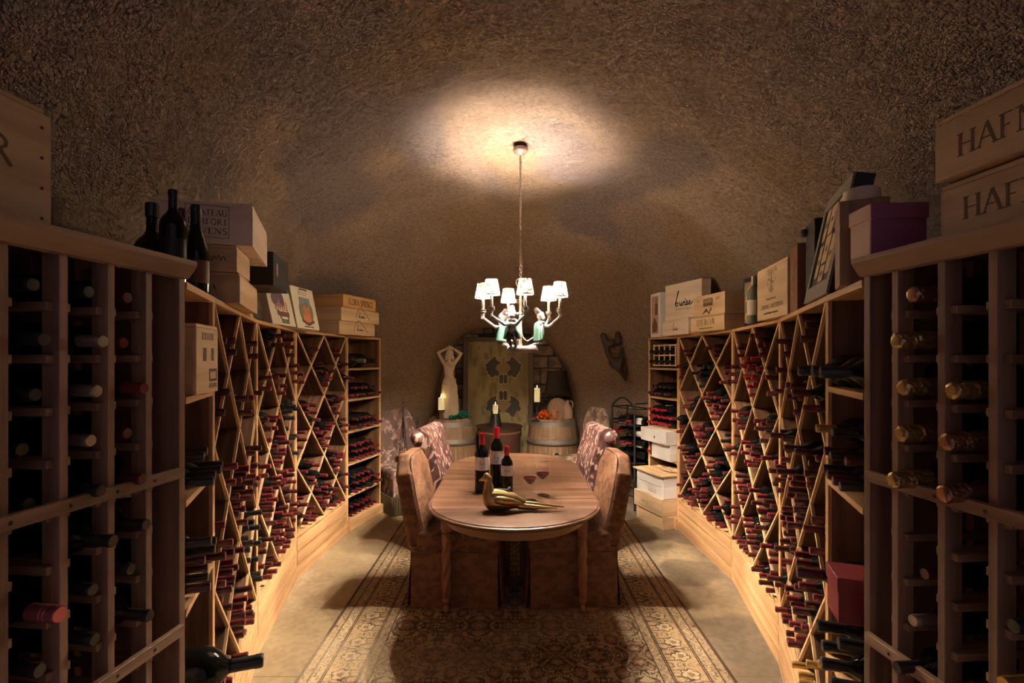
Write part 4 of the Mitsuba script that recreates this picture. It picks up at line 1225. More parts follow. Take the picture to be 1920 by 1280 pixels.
def twist_leg(turn=1):
    rows, n, zz = [], 28, np.linspace(.10, .49, 70)
    v = []
    for z_ in zz:
        a = np.arange(n) * 2 * np.pi / n
        r = .026 + .0055 * np.cos(3 * a - turn * z_ * 46)
        r = r * (1 - .25 * np.exp(-((z_ - .10) / .02) ** 2))
        v.append(np.c_[r * np.cos(a), r * np.sin(a), np.full(n, z_)])
    f = []
    for i in range(len(zz) - 1):
        for j in range(n):
            k2 = (j + 1) % n
            f += [[i * n + j, i * n + k2, (i + 1) * n + k2], [i * n + j, (i + 1) * n + k2, (i + 1) * n + j]]
    tw = trimesh.Trimesh(np.vstack(v), f, process=False)
    lo = lathe([(0, .012), (.014, .012), (.019, .02), (.021, .035), (.014, .05), (.013, .06), (.024, .075), (.026, .085), (.020, .10), (0, .10)], 20)
    hi = lathe([(0, .49), (.026, .49), (.032, .50), (.032, .512), (.027, .52), (.034, .53), (.034, .545), (0, .545)], 20)
    bb = trimesh.creation.box((.062, .062, .17)); bb.apply_translation((0, 0, .63))
    return cat(tw, lo, hi, bb)


for sx_ in (-1, 1):
    for yy in (-.43, .45):
        part(tb, 'leg', xf(twist_leg(), I3, TC + [sx_ * .435, yy, 0]), 'leg_walnut')
for x in (-.04, .055):
    part(tb, 'centre_leg', xf(lathe([(0, .012), (.010, .012), (.014, .3), (.022, .62), (.024, .715), (0, .715)], 12), I3, TC + [x, .08, 0]), 'leg_walnut')


# ------------------------------------------------------------------ things on the table
def tall_bottle(label, pos, h, r):
    k = nm('red_wax_wine_bottle')
    g, c = bordeaux(r, h, 36, .0155 * (h / .33) ** .5)
    part(k, 'glass', xf(g, I3, pos), 'glass_dark')
    part(k, 'wax_capsule', xf(c, I3, pos), 'wax_red')
    z0, z1 = h * .39, h * .61
    part(k, 'paper_label', xf(label_patch(r + .0004, z0, z1, 1.45, 24), rotz(.05), pos), 'paper', True)
    m = extrude(fit(bwise(.055), width=r * .85, at=(-r * .35, (z0 + z1) / 2 - .004)), .0003)
    m = m.subdivide_to_size(.006)
    v = m.vertices; R_ = r + .0006 + v[:, 2]
    m = trimesh.Trimesh(np.c_[R_ * np.sin(v[:, 0] / r), -R_ * np.cos(v[:, 0] / r), v[:, 1]], m.faces, process=False)
    part(k, 'lettering', xf(m, rotz(.02), pos), 'ink', False)
    tag(k, label, 'bottle')


TZ = .7505
tall_bottle('tall red-wax wine bottle with a white label, left of the three on the table', (-.197, 3.36, TZ), .385, .046)
tall_bottle('tall red-wax wine bottle with a white label, hindmost of the three on the table', (-.105, 3.52, TZ), .405, .047)
tall_bottle('smaller red-wax wine bottle with a white label, right of the three on the table', (-.034, 3.33, TZ), .305, .039)


def wine_glass(label, pos):
    k = nm('wine_glass')
    wall = [(.0035, .098), (.012, .102), (.028, .116), (.040, .134), (.0425, .148), (.0405, .172), (.036, .20), (.033, .222)]
    bowl = [(0, .0985)] + wall + [(r_ - .0011, z_ + .0004) for r_, z_ in wall[:0:-1]] + [(.002, .1002), (0, .1002)]
    foot = [(0, .0005), (.037, .0005), (.037, .002), (.015, .006), (.006, .012), (.0046, .03), (.0042, .07), (.0046, .098)]
    part(k, 'bowl', xf(lathe(bowl, 40), I3, pos), 'solid_glass', 60)
    part(k, 'stem', xf(lathe(foot + [(0, .0985)], 32), I3, pos), 'solid_glass', 40)
    w = [(0, .1012), (.0105, .1038), (.0262, .1180), (.0384, .1352), (.0402, .1418), (0, .1418)]
    part(k, 'red_wine', xf(lathe(w, 40), I3, pos), 'wine', 30)
    tag(k, label, 'glass')


wine_glass('stemmed wine glass of red wine, the nearer of two on the table', P(994, 938, 3.166) * [1, 1, 0] + [0, 0, TZ])
wine_glass('stemmed wine glass of red wine, the farther of two on the table', P(1018, 928, 3.29) * [1, 1, 0] + [0, 0, TZ])

# brass pheasant
k = nm('brass_pheasant')
bp = np.array([-.125, 2.95, TZ])
sc_ = lambda m: trimesh.Trimesh((m.vertices - bp) * [1.27, 1.5, 1.85] + bp, m.faces, process=False)
q = lambda x, y, z: bp + np.array([x, y, z])
body = blob([[(q(0, 0, .036), .033), (q(.05, 0, .034), .034), (q(.10, 0, .032), .026)], [(q(.10, 0, .032), .026), (q(.15, 0, .024), .013)],
             [(q(-.006, 0, .045), .030), (q(-.008, 0, .075), .021)], [(q(-.008, 0, .075), .020), (q(-.008, 0, .094), .0165)], [(q(-.008, 0, .097), .0165), (q(-.016, 0, .103), .0165)],
             [(q(-.024, 0, .102), .009), (q(-.050, 0, .094), .0025)], [(q(.02, 0, .004), .003), (q(.0, 0, .004), .003), (q(.02, 0, .02), .012)]], .004, 10)
part(k, 'body', sc_(body), 'brass')
for s in (-1, 1):
    part(k, 'wing', sc_(blob([[(q(.03, s * .028, .040), .012), (q(.06, s * .031, .038), .014), (q(.10, s * .022, .034), .010), (q(.145, s * .012, .026), .004)]], .004, 6)), 'brass')
for n_, (yy, zz, L_) in enumerate(((0, .024, .335), (-.012, .018, .30), (.012, .018, .28), (-.006, .013, .24))):
    part(k, 'tail_feather', sc_(blob([[(q(.13, yy * .6, zz), .009), (q(.20, yy, zz - .003), .007), (q(L_, yy * 1.3, .012), .002)]], .006, 4)), 'brass')
part(k, 'back_hollow', sc_(blob([[(q(.035, 0, .064), .006), (q(.075, 0, .060), .008)]], .004, 4)), 'black_card')
part(k, 'blue_feather', sc_(blob([[(q(.075, 0, .062), .005), (q(.088, .0, .070), .006), (q(.086, .0, .066), .004)]], .003, 2)), 'art_blue')
tag(k, 'brass pheasant figurine with a long pointed tail on the table', 'figurine')


# ------------------------------------------------------------------ chairs
def hull_box(c, size, r, R=I3):
    h = np.asarray(size) / 2 - r
    return [(np.asarray(c) + R @ (np.array([a, b, d_]) * h), r) for a in (-1, 1) for b in (-1, 1) for d_ in (-1, 1)]


def tapestry_chair(label, pos, yaw):
    """Skirted dining chair facing local +x."""
    k = nm('skirted_chair')
    R = rotz(yaw); pos = np.asarray(pos, float)
    def pp(name, m, mt, sm=45): part(k, name, xf(m, R, pos), mt, sm)
    lean = math.radians(-11)
    Rb = roty(lean)
    w = .50
    top = []
    pts = []
    bk = m3.Manifold.batch_hull([m3.Manifold.sphere(.035, 20).translate([float(t) for t in Rb @ np.array([x, y, z]) + np.array([-.235, 0, .40])])
                                 for x, y, z in [(-.035, -.20, .0), (.03, -.20, .0), (-.035, .20, .0), (.03, .20, .0), (-.03, -.20, .46), (.025, -.20, .46), (-.03, .20, .46), (.025, .20, .46),
                                                 (-.02, -.12, .555), (.02, -.12, .555), (-.02, .12, .555), (.02, .12, .555), (.05, -.1, .25), (.05, .1, .25)]]).refine_to_length(.02).to_mesh()
    t = trimesh.Trimesh(np.array(bk.vert_properties)[:, :3], np.array(bk.tri_verts), process=True)
    pp('back', t, 'tapestry', True)
    seam = [Rb @ np.array([.052, y, z]) + np.array([-.235, 0, .40]) for y, z in [(-.215, .02), (-.222, .25), (-.218, .46), (-.14, .573), (0, .585), (.14, .573), (.218, .46), (.222, .25), (.215, .02)]]
    pp('piping', tube(spline(seam, 40), .005, 6), 'piping')
    pp('seat', blob([hull_box((.03, 0, .43), (.55, w, .13), .035)], .03, 2), 'tapestry')
    # skirt panels, flaring a little
    for nme, c0, c1 in (('skirt_side', (-.27, -.25), (.30, -.25)), ('skirt_front', (.30, -.25), (.30, .25)), ('skirt_side', (.30, .25), (-.27, .25)), ('skirt_back', (-.27, .25), (-.27, -.25))):
        c0, c1 = np.array(c0), np.array(c1)
        d_ = (c1 - c0) / np.linalg.norm(c1 - c0); no = np.array([d_[1], -d_[0]])
        n_ = 25; s_ = np.linspace(0, 1, n_)
        rows = []
        for zz, fl in ((.40, 0), (.30, .006), (.15, .014), (.015, .022)):
            wv = fl * (1 + .25 * np.sin(s_ * 9))
            base = c0 + np.outer(s_, c1 - c0) + np.outer(wv, no)
            rows.append(np.c_[base, np.full(n_, zz)])
        rin = [r_ - np.r_[no * .012, 0] for r_ in rows]
        v = np.vstack(rows + rin[::-1]); m_ = len(rows) * 2
        f = []
        for i in range(m_):
            i2 = (i + 1) % m_
            for j in range(n_ - 1):
                f += [[i * n_ + j, i2 * n_ + j, i2 * n_ + j + 1], [i * n_ + j, i2 * n_ + j + 1, i * n_ + j + 1]]
        pp(nme, trimesh.Trimesh(v, f, process=False), 'tapestry', 45)
    pp('seam_band', tube([(-.27, -.255, .365), (.30, -.255, .365), (.305, .25, .365), (-.27, .255, .365)], .006, 6, True), 'piping')
    tag(k, label, 'chair')


tapestry_chair('tan tapestry skirted chair at the near left side of the table', (-.372, 3.58, 0), math.radians(-4))
tapestry_chair('tan tapestry skirted chair at the near right side of the table', (.40, 3.58, 0), math.radians(184))


def scroll_chair(label, pos, yaw):
    k = nm('scroll_back_chair')
    R = rotz(yaw); pos = np.asarray(pos, float)
    def pp(name, m, mt, sm=45): part(k, name, xf(m, R, pos), mt, sm)
    a = np.linspace(-40, 235, 26)
    roll = [(-.315 + .075 * math.cos(math.radians(t)), .985 + .075 * math.sin(math.radians(t))) for t in a[::-1]]
    front = [(-.13, .38), (-.135, .5), (-.15, .65), (-.185, .82), (-.225, .93)]
    prof = Polygon([(-.24, .36)] + front + [(-.24, .99), (-.25, 1.03), (-.285, 1.057), (-.32, 1.06), (-.36, 1.045), (-.388, 1.01), (-.388, .965), (-.365, .93), (-.335, .915), (-.315, .90), (-.29, .80), (-.265, .60)]).buffer(.012).buffer(-.008)
    m = extrude(prof, .50)
    m = m.subdivide_to_size(.06)
    v = m.vertices
    m = trimesh.Trimesh(np.c_[v[:, 0], v[:, 2] - .25, v[:, 1]], m.faces[:, ::-1], process=False)
    pp('back', m, 'floral_velvet', 50)
    pp('scroll_roll', blob([[((-.335, -.235, .985), .062), ((-.335, .235, .985), .062)]], .025, 2), 'floral_velvet')
    pp('seat', blob([hull_box((.06, 0, .42), (.56, .52, .14), .04)], .03, 2), 'floral_velvet')
    for x in (-.22, .30):
        for y in (-.22, .22):
            pp('leg', lathe([(0, 0), (.014, 0), (.018, .12), (.026, .36), (0, .36)], 12) if False else xf(lathe([(0, .0), (.014, .0), (.018, .12), (.026, .36), (0, .36)], 12), I3, (x, y, .012)), 'dark_walnut')
    tag(k, label, 'chair')


scroll_chair('floral velvet scroll-back chair at the far left side of the table', (-.40, 4.33, 0), math.radians(-6))
scroll_chair('floral velvet scroll-back chair at the far right side of the table', (.44, 4.33, 0), math.radians(186))


def slipper_chair(label, pos, yaw, mt, fringe=True):
    k = nm('slipper_chair')
    R = rotz(yaw); pos = np.asarray(pos, float)
    def pp(name, m, m_, sm=45): part(k, name, xf(m, R, pos), m_, sm)
    pp('back', blob([[((-.25, y, .45), .05) for y in (-.21, .21)] + [((-.31, y, 1.0), .045) for y in (-.13, .13)] + [((-.29, y, .85), .045) for y in (-.2, .2)]], .03, 3), mt)
    pp('seat', blob([hull_box((.03, 0, .40), (.56, .54, .13), .05)], .03, 3), mt)
    pp('seat_base', blob([hull_box((.03, 0, .28), (.54, .52, .20), .02)], .05, 0), mt)
    if fringe:
        mb = []
        for s in np.arange(0, .54, .017):
            for (x, y) in ((-.24 + s, -.265), (-.24 + s, .265), (.305, -.265 + s)):
                mb.append(tube([(x, y, .20), (x + .002, y * 1.01, .11), (x, y * 1.015, .015)], [.0035, .0042, .0035], 5))
        pp('fringe', cat(*mb), 'fringe')
        pp('fringe_backing', blob([hull_box((.033, 0, .115), (.53, .515, .19), .01)], .08, 0), 'dark_cloth')
    else:
        for x in (-.2, .26):
            for y in (-.22, .22): pp('leg', xf(lathe([(0, 0), (.016, 0), (.024, .2), (0, .2)], 10), I3, (x, y, .0)), 'dark_walnut')
    tag(k, label, 'chair')
    if fringe: tag(k + '__fringe', kind='stuff')


slipper_chair('mauve floral slipper chair with a deep fringe beside the end of the left racks', (-1.17, 5.62, 0), math.radians(-55), 'floral_mauve')
slipper_chair('beige floral slipper chair by the wall beside the black iron wine rack', (.74, 5.98, 0), math.radians(205), 'floral_beige', False)

# ------------------------------------------------------------------ wire obelisks at the left wall
def obelisk(label, pos, h, s=1.0):
    k = nm('wire_obelisk'); pos = np.asarray(pos, float)
    def pp(n_, m): part(k, n_, xf(m, I3, pos), 'dark_iron')
    pp('spike', tube([(0, 0, h * .62), (0, 0, h * .9), (0, 0, h)], [.006 * s, .006 * s, .002], 6))
    a = np.linspace(0, 2 * np.pi, 18, endpoint=False)
    pp('ring', tube(np.c_[.022 * s * np.cos(a), 0 * a, h * .92 + .022 * s * np.sin(a)], .0028, 5, True))
    for t in np.arange(6) * np.pi / 3:
        c, s_ = math.cos(t), math.sin(t)
        pp('wire', tube(spline([(.006 * c, .006 * s_, h * .82), (.014 * c, .014 * s_, h * .75), (.030 * s * c, .030 * s * s_, h * .62), (.045 * s * c, .045 * s * s_, h * .50)], 12), .003, 5))
    pp('band', tube(np.c_[.046 * s * np.cos(a), .046 * s * np.sin(a), np.full(18, h * .50)], .0035, 5, True))
    part(k, 'wicker_body', xf(lathe([(0, 0), (.09 * s, 0), (.09 * s, .02), (.075 * s, h * .2), (.045 * s, h * .5), (0, h * .5)], 18), I3, pos), 'brown_wood' if False else 'stoneware')
    tag(k, label, 'garden ornament')


obelisk('tall wire obelisk with a ringed finial standing by the left wall', (-1.20, 6.0 - .35, 0), 1.20)
bo = P(782, 671, 6.1); obelisk('short wire obelisk with a ringed finial nearer the left barrel', (bo[0], 6.1, 0), .93, .8)


# ------------------------------------------------------------------ barrels, drum table
def barrel(label, pos, yaw):
    k = nm('wine_barrel'); pos = np.asarray(pos, float)
    H, n = .86, 72
    rz = lambda z: .275 + .055 * (1 - ((z - H / 2) / (H / 2)) ** 2)
    zs = np.linspace(0, H, 24)
    a = np.linspace(0, 2 * np.pi, n + 1)
    v, uv = [], []
    for z_ in zs:
        r = rz(z_) * (1 - .004 * (np.abs((a / (2 * np.pi) * 24) % 1 - .0) < .06))
        v.append(np.c_[r * np.cos(a), r * np.sin(a), np.full(n + 1, z_)]); uv.append(np.c_[a / (2 * np.pi), np.full(n + 1, z_)])
    for r_, z_ in ((rz(H) - .022, H), (rz(H) - .024, H - .035)):
        v.append(np.c_[r_ * np.cos(a), r_ * np.sin(a), np.full(n + 1, z_)]); uv.append(np.c_[a / (2 * np.pi), np.full(n + 1, z_)])
    f = []
    for i in range(len(v) - 1):
        for j in range(n):
            b = n + 1
            f += [[i * b + j, i * b + j + 1, (i + 1) * b + j + 1], [i * b + j, (i + 1) * b + j + 1, (i + 1) * b + j]]
    m = trimesh.Trimesh(np.vstack(v), f, process=False)
    part(k, 'staves', xf(m, rotz(yaw), pos), 'barrel_oak', True, uv=np.vstack(uv))
    hd = MB()
    for q_ in range(7):
        x0 = -.25 + q_ * .0715
        half = math.sqrt(max(.0009, .253 ** 2 - max(abs(x0), abs(x0 + .0715)) ** 2))
        bx(k, 'head_plank', pos + rotz(yaw) @ np.array([x0 + .0357, 0, H - .03]), (.0705, 2 * half, .018), 'brown_wood', rotz(yaw), .001, 1)
    for z0, z1, t in ((.01, .055, .003), (.12, .16, .003), (.26, .295, .003), (.565, .615, .003), (.765, .825, .003)):
        prof = [(rz(z0) - .001, z0), (rz(z0) + t, z0), (rz(z1) + t, z1), (rz(z1) - .001, z1)]
        part(k, 'hoop', xf(lathe(prof, 56), I3, pos), 'hoop_steel')
    bd = np.array([math.cos(-1.5), math.sin(-1.5), 0])
    a_ = np.linspace(0, 2 * np.pi, 56, endpoint=False)
    part(k, 'dark_hoop', xf(tube(np.c_[(rz(.545) + .004) * np.cos(a_), (rz(.545) + .004) * np.sin(a_), np.full(56, .545)], .013, 6, True), I3, pos), 'rust_iron')
    part(k, 'bung', xf(lathe([(0, 0), (.026, 0), (.024, .004), (0, .005)], 16), dirframe(bd), pos + bd * (rz(H / 2) - .001) + [0, 0, H / 2]), 'black_card')
    tag(k, label, 'barrel')
    return pos + [0, 0, H]


bl = barrel('oak barrel on the left of the niche carrying the plaster statue', (-.795, 6.66, 0), .1)
br = barrel('oak barrel on the right of the niche carrying the lamp and jug', (.53, 6.66, 0), .3)
k = nm('drum_table')
dp = np.array([-.165, 6.62, 0])
part(k, 'top', xf(lathe([(0, .735), (.29, .735), (.305, .742), (.305, .752), (.30, .757), (0, .757)], 48), I3, dp), 'dark_walnut')
part(k, 'drum', xf(lathe([(0, .03), (.25, .03), (.265, .05), (.27, .62), (.285, .64), (.285, .735), (0, .735)], 48), I3, dp), 'dark_walnut')
part(k, 'band', xf(lathe([(.285, .675), (.292, .68), (.292, .695), (.285, .70)], 48), I3, dp), 'brown_wood' if False else 'leg_walnut')
for t in range(4): part(k, 'foot', xf(lathe([(0, 0), (.02, 0), (.026, .03), (0, .03)], 10), I3, dp + [.2 * math.cos(t * 1.57 + .78), .2 * math.sin(t * 1.57 + .78), 0]), 'dark_walnut')
tag(k, 'round dark red drum table between the two barrels', 'table')


def flame(k, p, power):
    m = lathe([(0, 0), (.0035, .004), (.005, .010), (.0035, .020), (0, .030)], 10)
    scene[k + '__flame'] = mikit.ply(xf(m, I3, p), 'wax', True, emitter={'type': 'area', 'radiance': {'type': 'rgb', 'value': [power, power * .66, power * .28]}})


def candle(label, p, h, r, holder):
    k = nm('candle'); p = np.asarray(p, float)
    part(k, 'wax', xf(lathe([(0, 0), (r, 0), (r, h - .004), (r * .9, h), (r * .6, h - .006), (0, h - .010)], 24), I3, p), 'wax', emitter={'type': 'area', 'radiance': {'type': 'rgb', 'value': [.105, .082, .036]}})
    part(k, 'wick', tube([p + [0, 0, h - .012], p + [0, 0, h + .006]], .0015, 5), 'black_card')
    flame(k, p + [0, 0, h + .003], 60.0)
    tag(k, label, 'candle')
    hk = nm('candle_holder')
    for nme, m, mt in holder: part(hk, nme, xf(m, I3, p), mt)
    return k, hk


zb = .83
pl = P(827, 768, 6.52)
_, hk = candle('lit ivory pillar candle in front of the plaster statue', pl, .155, .036, [('cup', lathe([(0, -.03), (.034, -.03), (.05, -.006), (.05, 0), (0, 0)], 24), 'brown_wood2'), ('stem', lathe([(0, zb - pl[2] + .0), (.06, zb - pl[2]), (.06, zb - pl[2] + .012), (.03, zb - pl[2] + .03), (.024, -.05), (.036, -.03), (0, -.03)], 24), 'brown_wood2')])
tag(hk, 'turned wooden candle holder on the left barrel', 'candle holder')
mat('brown_wood2', (0.12, 0.065, 0.04), 0.5)
pr_ = P(1007, 753, 6.5)
_, hk = candle('lit ivory pillar candle on the right barrel beside the black lampshade', pr_, .175, .036, [('plate', lathe([(0, -.012), (.05, -.012), (.055, 0), (0, 0)], 24), 'dark_iron'), ('stem', lathe([(0, zb - pr_[2]), (.065, zb - pr_[2]), (.065, zb - pr_[2] + .01), (.016, zb - pr_[2] + .03), (.014, -.03), (.03, -.012), (0, -.012)], 20), 'dark_iron')])
tag(hk, 'dark iron candle stand on the right barrel', 'candle holder')
pc = P(929, 775, 6.60)
_, hk = candle('lit dripping candle on the round drum table in front of the painted panel', pc, .115, .03, [('block', lathe([(0, .757 - pc[2]), (.085, .757 - pc[2]), (.075, .757 - pc[2] + .03), (.055, -.01), (.05, 0), (0, 0)], 20), 'dark_iron')])
tag(hk, 'dark candle stand on the round drum table', 'candle holder')
for t in range(6): part('candle_002', 'wax_drip', tube([pc + np.array([.031 * math.cos(t * 1.05), .031 * math.sin(t * 1.05), .108]), pc + np.array([.033 * math.cos(t * 1.05), .033 * math.sin(t * 1.05), .03 + .01 * (t % 3)])], .005, 6), 'wax')

# ------------------------------------------------------------------ plaster statue
k = nm('plaster_statue')
s0 = P(843, 780, 6.62); s0[2] = .852
b = lambda x, y, z: s0 + np.array([x, y, z])
torso = blob([
    [(b(-.005, 0, .50), .075), (b(.0, 0, .46), .085)], [(b(-.005, 0, .50), .07), (b(-.005, 0, .56), .056)], [(b(-.005, 0, .56), .056), (b(-.01, 0, .64), .066)],
    [(b(-.055, 0, .70), .034), (b(.045, 0, .70), .034), (b(-.035, -.015, .65), .04), (b(.025, -.015, .65), .04)],
    [(b(-.035, -.045, .655), .03), (b(-.035, -.02, .66), .035)], [(b(.028, -.045, .655), .03), (b(.028, -.02, .66), .035)],
    [(b(-.005, 0, .71), .028), (b(0, -.005, .77), .024)],
    [(b(0, -.008, .80), .046), (b(0, .006, .825), .05), (b(0, -.018, .785), .034)], [(b(0, -.055, .80), .007), (b(0, -.045, .815), .008)],
    [(b(-.07, 0, .71), .026), (b(-.125, .01, .80), .021)], [(b(-.125, .01, .80), .021), (b(-.148, .01, .845), .018)], [(b(-.148, .01, .845), .02), (b(-.05, .02, .895), .015)],
    [(b(.06, 0, .71), .026), (b(.12, .01, .79), .021)], [(b(.12, .01, .79), .021), (b(.15, .01, .835), .018)], [(b(.15, .01, .835), .02), (b(.055, .02, .895), .015)],
    [(b(-.05, .02, .895), .015), (b(.0, .01, .905), .013)], [(b(.055, .02, .895), .015), (b(.005, .01, .91), .013)]], .011, 6)
part(k, 'figure', torso, 'plaster')
part(k, 'hair', blob([[(b(0, .012, .845), .05), (b(0, .02, .80), .048)], [(b(-.04, .0, .80), .022), (b(-.045, .01, .76), .018)], [(b(.04, .0, .80), .022), (b(.045, .01, .76), .018)], [(b(-.03, .005, .905), .02), (b(.03, .005, .91), .02)], [(b(0, 0, .92), .02), (b(0, .01, .90), .028)]], .011, 4), 'plaster')
n = 60
a = np.linspace(0, 2 * np.pi, n, endpoint=False)
v = []
zs = np.linspace(0, .50, 40)
for z_ in zs:
    t = z_ / .5
    rx = np.interp(t, [0, .1, .5, .85, 1.0], [.105, .115, .105, .098, .074]); ry = rx * .8
    fold = 1 + .07 * (1 - t * .6) * np.sin(a * 9 + 5 * t) + .04 * np.sin(a * 17 - 7 * t) + .03 * np.sin(t * 26 + a * 3)
    v.append(np.c_[rx * fold * np.cos(a), ry * fold * np.sin(a), np.full(n, z_)])
v = np.vstack(v + [[[0, 0, 0], [0, 0, .5]]])
f = []
for i in range(39):
    for j in range(n):
        k2 = (j + 1) % n
        f += [[i * n + j, i * n + k2, (i + 1) * n + k2], [i * n + j, (i + 1) * n + k2, (i + 1) * n + j]]
for j in range(n):
    f += [[40 * n, (j + 1) % n, j], [40 * n + 1, 39 * n + j, 39 * n + (j + 1) % n]]
part(k, 'draped_skirt', xf(trimesh.Trimesh(v, f, process=False), I3, s0), 'plaster', True)
part(k, 'waistband', tube(np.c_[.074 * np.cos(a), .060 * np.sin(a) , .497 + .008 * np.sin(a)] + s0, .014, 8, True), 'plaster')
tag(k, 'cream plaster statue of a draped woman with raised arms on the left barrel', 'statue')

# glass grapes
def grapes(name, label, c, n_, r, spread, m, seed):
    k = nm(name); rr = np.random.default_rng(seed)
    sp = trimesh.creation.icosphere(2, r)
    for q_ in range(n_):
        lv = q_ / n_
        h_ = r + spread * 1.1 * lv
        rad = spread * (1 - .75 * lv)
        ang = q_ * 2.4
        part(k, 'ball', xf(sp, I3, np.asarray(c) + [rad * math.cos(ang) * 1.1, rad * .7 * math.sin(ang), h_]), m, True)
    tag(k, label, 'ornament')


gb = P(868, 780, 6.52); gb[2] = zb + .028 - .0
grapes('glass_grapes', 'cluster of green glass grapes beside the plaster statue', gb, 20, .020, .07, 'green_glass', 1)
for px_ in (846, 853):
    kk = nm('glass_ball'); g_ = P(px_, 780, 6.46)
    part(kk, 'ball', xf(trimesh.creation.icosphere(3, .03), I3, (g_[0], g_[1], .882)), 'green_glass', True)
    tag(kk, f'green glass ball at the foot of the plaster statue, {"left" if px_ == 846 else "right"} of two', 'ornament')
go = P(1020, 780, 6.50); go[2] = .845
grapes('glass_grapes', 'cluster of orange glass grapes on the right barrel', go, 24, .020, .085, 'orange_glass', 2)

# figurine, plate, jug, lamp on the right barrel
k = nm('terracotta_figurine'); f0 = P(1041, 780, 6.52); f0[2] = .835
b = lambda x, y, z: f0 + np.array([x, y, z])
part(k, 'body', blob([[(b(0, 0, .05), .045), (b(0, 0, .11), .035)], [(b(0, 0, .11), .03), (b(0, -.005, .165), .028)], [(b(0, -.01, .175), .03), (b(0, -.012, .185), .028)], [(b(-.03, -.02, .04), .028), (b(-.04, -.05, .03), .022)], [(b(.03, -.02, .04), .028), (b(.045, -.05, .03), .022)], [(b(-.03, -.01, .12), .015), (b(-.045, -.045, .085), .013)], [(b(.03, -.01, .12), .015), (b(.01, -.05, .12), .013)]], .008, 5), 'terracotta')
part(k, 'drum', xf(lathe([(0, -.02), (.025, -.02), (.028, 0), (.025, .02), (0, .02)], 16), rotx(1.3), b(.05, -.06, .03)), 'terracotta')
tag(k, 'seated terracotta figurine between the orange glass grapes and the jug', 'figurine')
k = nm('clay_plate'); p0 = P(1046, 757, 6.66)
part(k, 'plate', xf(lathe([(0, 0), (.10, .004), (.135, .018), (.137, .022), (.10, .010), (0, .006)], 36), rotz(.2) @ rotx(math.radians(74)), (p0[0], 6.72, .97)), 'stoneware')
tag(k, 'tan clay plate leaning behind the terracotta figurine', 'plate')
k = nm('stoneware_jug'); j0 = P(1064, 780, 6.58); j0[2] = .84
part(k, 'body', xf(lathe([(0, 0), (.058, 0), (.064, .01), (.068, .06), (.066, .12), (.056, .155), (.034, .185), (.022, .20), (.020, .24), (.025, .25), (.019, .251), (0, .247)], 32), I3, j0), 'stoneware')
part(k, 'handle', tube(spline([j0 + [.018, 0, .235], j0 + [.05, 0, .235], j0 + [.068, 0, .20], j0 + [.058, 0, .15]], 20), .009, 8), 'stoneware')
tag(k, 'banded stoneware jug with a loop handle on the right barrel', 'jug')
k = nm('table_lamp'); l0 = np.array([.60, 6.86, .845])
part(k, 'base', xf(lathe([(0, -.015), (.085, -.015), (.085, .005), (.03, .03), (.022, .08), (.04, .14), (.022, .22), (.012, .26), (.012, .34), (0, .34)], 24), I3, l0), 'dark_iron')
sh = lathe([(.20, .29), (.21, .292), (.165, .34), (.135, .52), (.128, .615), (.124, .615), (.13, .52), (.158, .34), (.20, .29)], 40)
part(k, 'shade', xf(sh, I3, l0), 'dark_cloth')
tag(k, 'unlit lamp with a flared black shade on the right barrel', 'lamp')

# ------------------------------------------------------------------ painted panel in the niche
k = nm('painted_panel')
px0, px1, py_, ph = -.69, .30, 7.30, 1.93
ln = math.radians(4)
Rp = rotx(ln)
cp = lambda x, z: np.array([(px0 + px1) / 2 + x, py_ + 0, 0.0]) + Rp.T @ np.array([0, 0, 0]) + np.array([0, 0, 0])
pw = px1 - px0
O = np.array([px0, 7.10, .0]); exx = np.array([1.0, 0, 0]); ezz = np.array([0, math.sin(.08), math.cos(.08)]); noo = np.cross(exx, ezz)
RR = np.c_[exx, -noo, ezz]
bx(k, 'board', O + exx * pw / 2 + ezz * ph / 2 - noo * .02, (pw - .1, .02, ph - .02), 'gilt_panel', RR)
for nme, c_, s_ in (('frame_stile', (.035, ph / 2), (.07, .05, ph)), ('frame_stile', (pw - .035, ph / 2), (.07, .05, ph)), ('frame_rail', (pw / 2, ph - .03), (pw - .14, .045, .06)), ('frame_rail', (pw / 2, .08), (pw - .14, .045, .16))):
    bx(k, nme, O + exx * c_[0] + ezz * c_[1] - noo * .015, s_, 'panel_frame', RR, .004)


def orn(px_, py_):                         # photograph -> panel coordinates
    Y = 7.16
    return ((px_ - 960) / 960 * Y - px0, EYE - (py_ - 671) / 960 * Y)


def sym(poly):
    cxp = orn(943.5, 700)[0]
    return unary_union([poly, affinity.scale(poly, -1, 1, origin=(cxp, 0))])


PO = lambda pts: Polygon([orn(*p_) for p_ in pts]).buffer(.008).buffer(-.004)
oo = O - noo * .0105
ZP = lambda pts: Polygon([orn(860 + x / 4.923, 600 + y / 4.923) for x, y in pts]).buffer(.010).buffer(-.010).buffer(.004)
leaf = ZP([(335, 335), (318, 342), (300, 362), (278, 380), (262, 400), (243, 408), (255, 428), (250, 455), (268, 470), (272, 492), (292, 505), (292, 524), (318, 520), (338, 500), (352, 508), (372, 520), (376, 500), (362, 472), (336, 446), (350, 415), (388, 384), (362, 378), (344, 362)])
heart = ZP([(421, 345), (402, 385), (372, 412), (340, 446), (368, 470), (380, 502), (421, 512)])
lo_leaf = ZP([(342, 700), (300, 715), (282, 735), (262, 760), (268, 790), (248, 812), (262, 840), (284, 826), (300, 862), (318, 892), (345, 880), (350, 858), (392, 842), (358, 802), (362, 762), (340, 735)])
lo_heart = ZP([(421, 862), (400, 845), (362, 800), (340, 770), (370, 750), (385, 740), (421, 745)])
decal(k, 'painted_leaf', sym(leaf), oo, exx, ezz, 'panel_dark', .003)
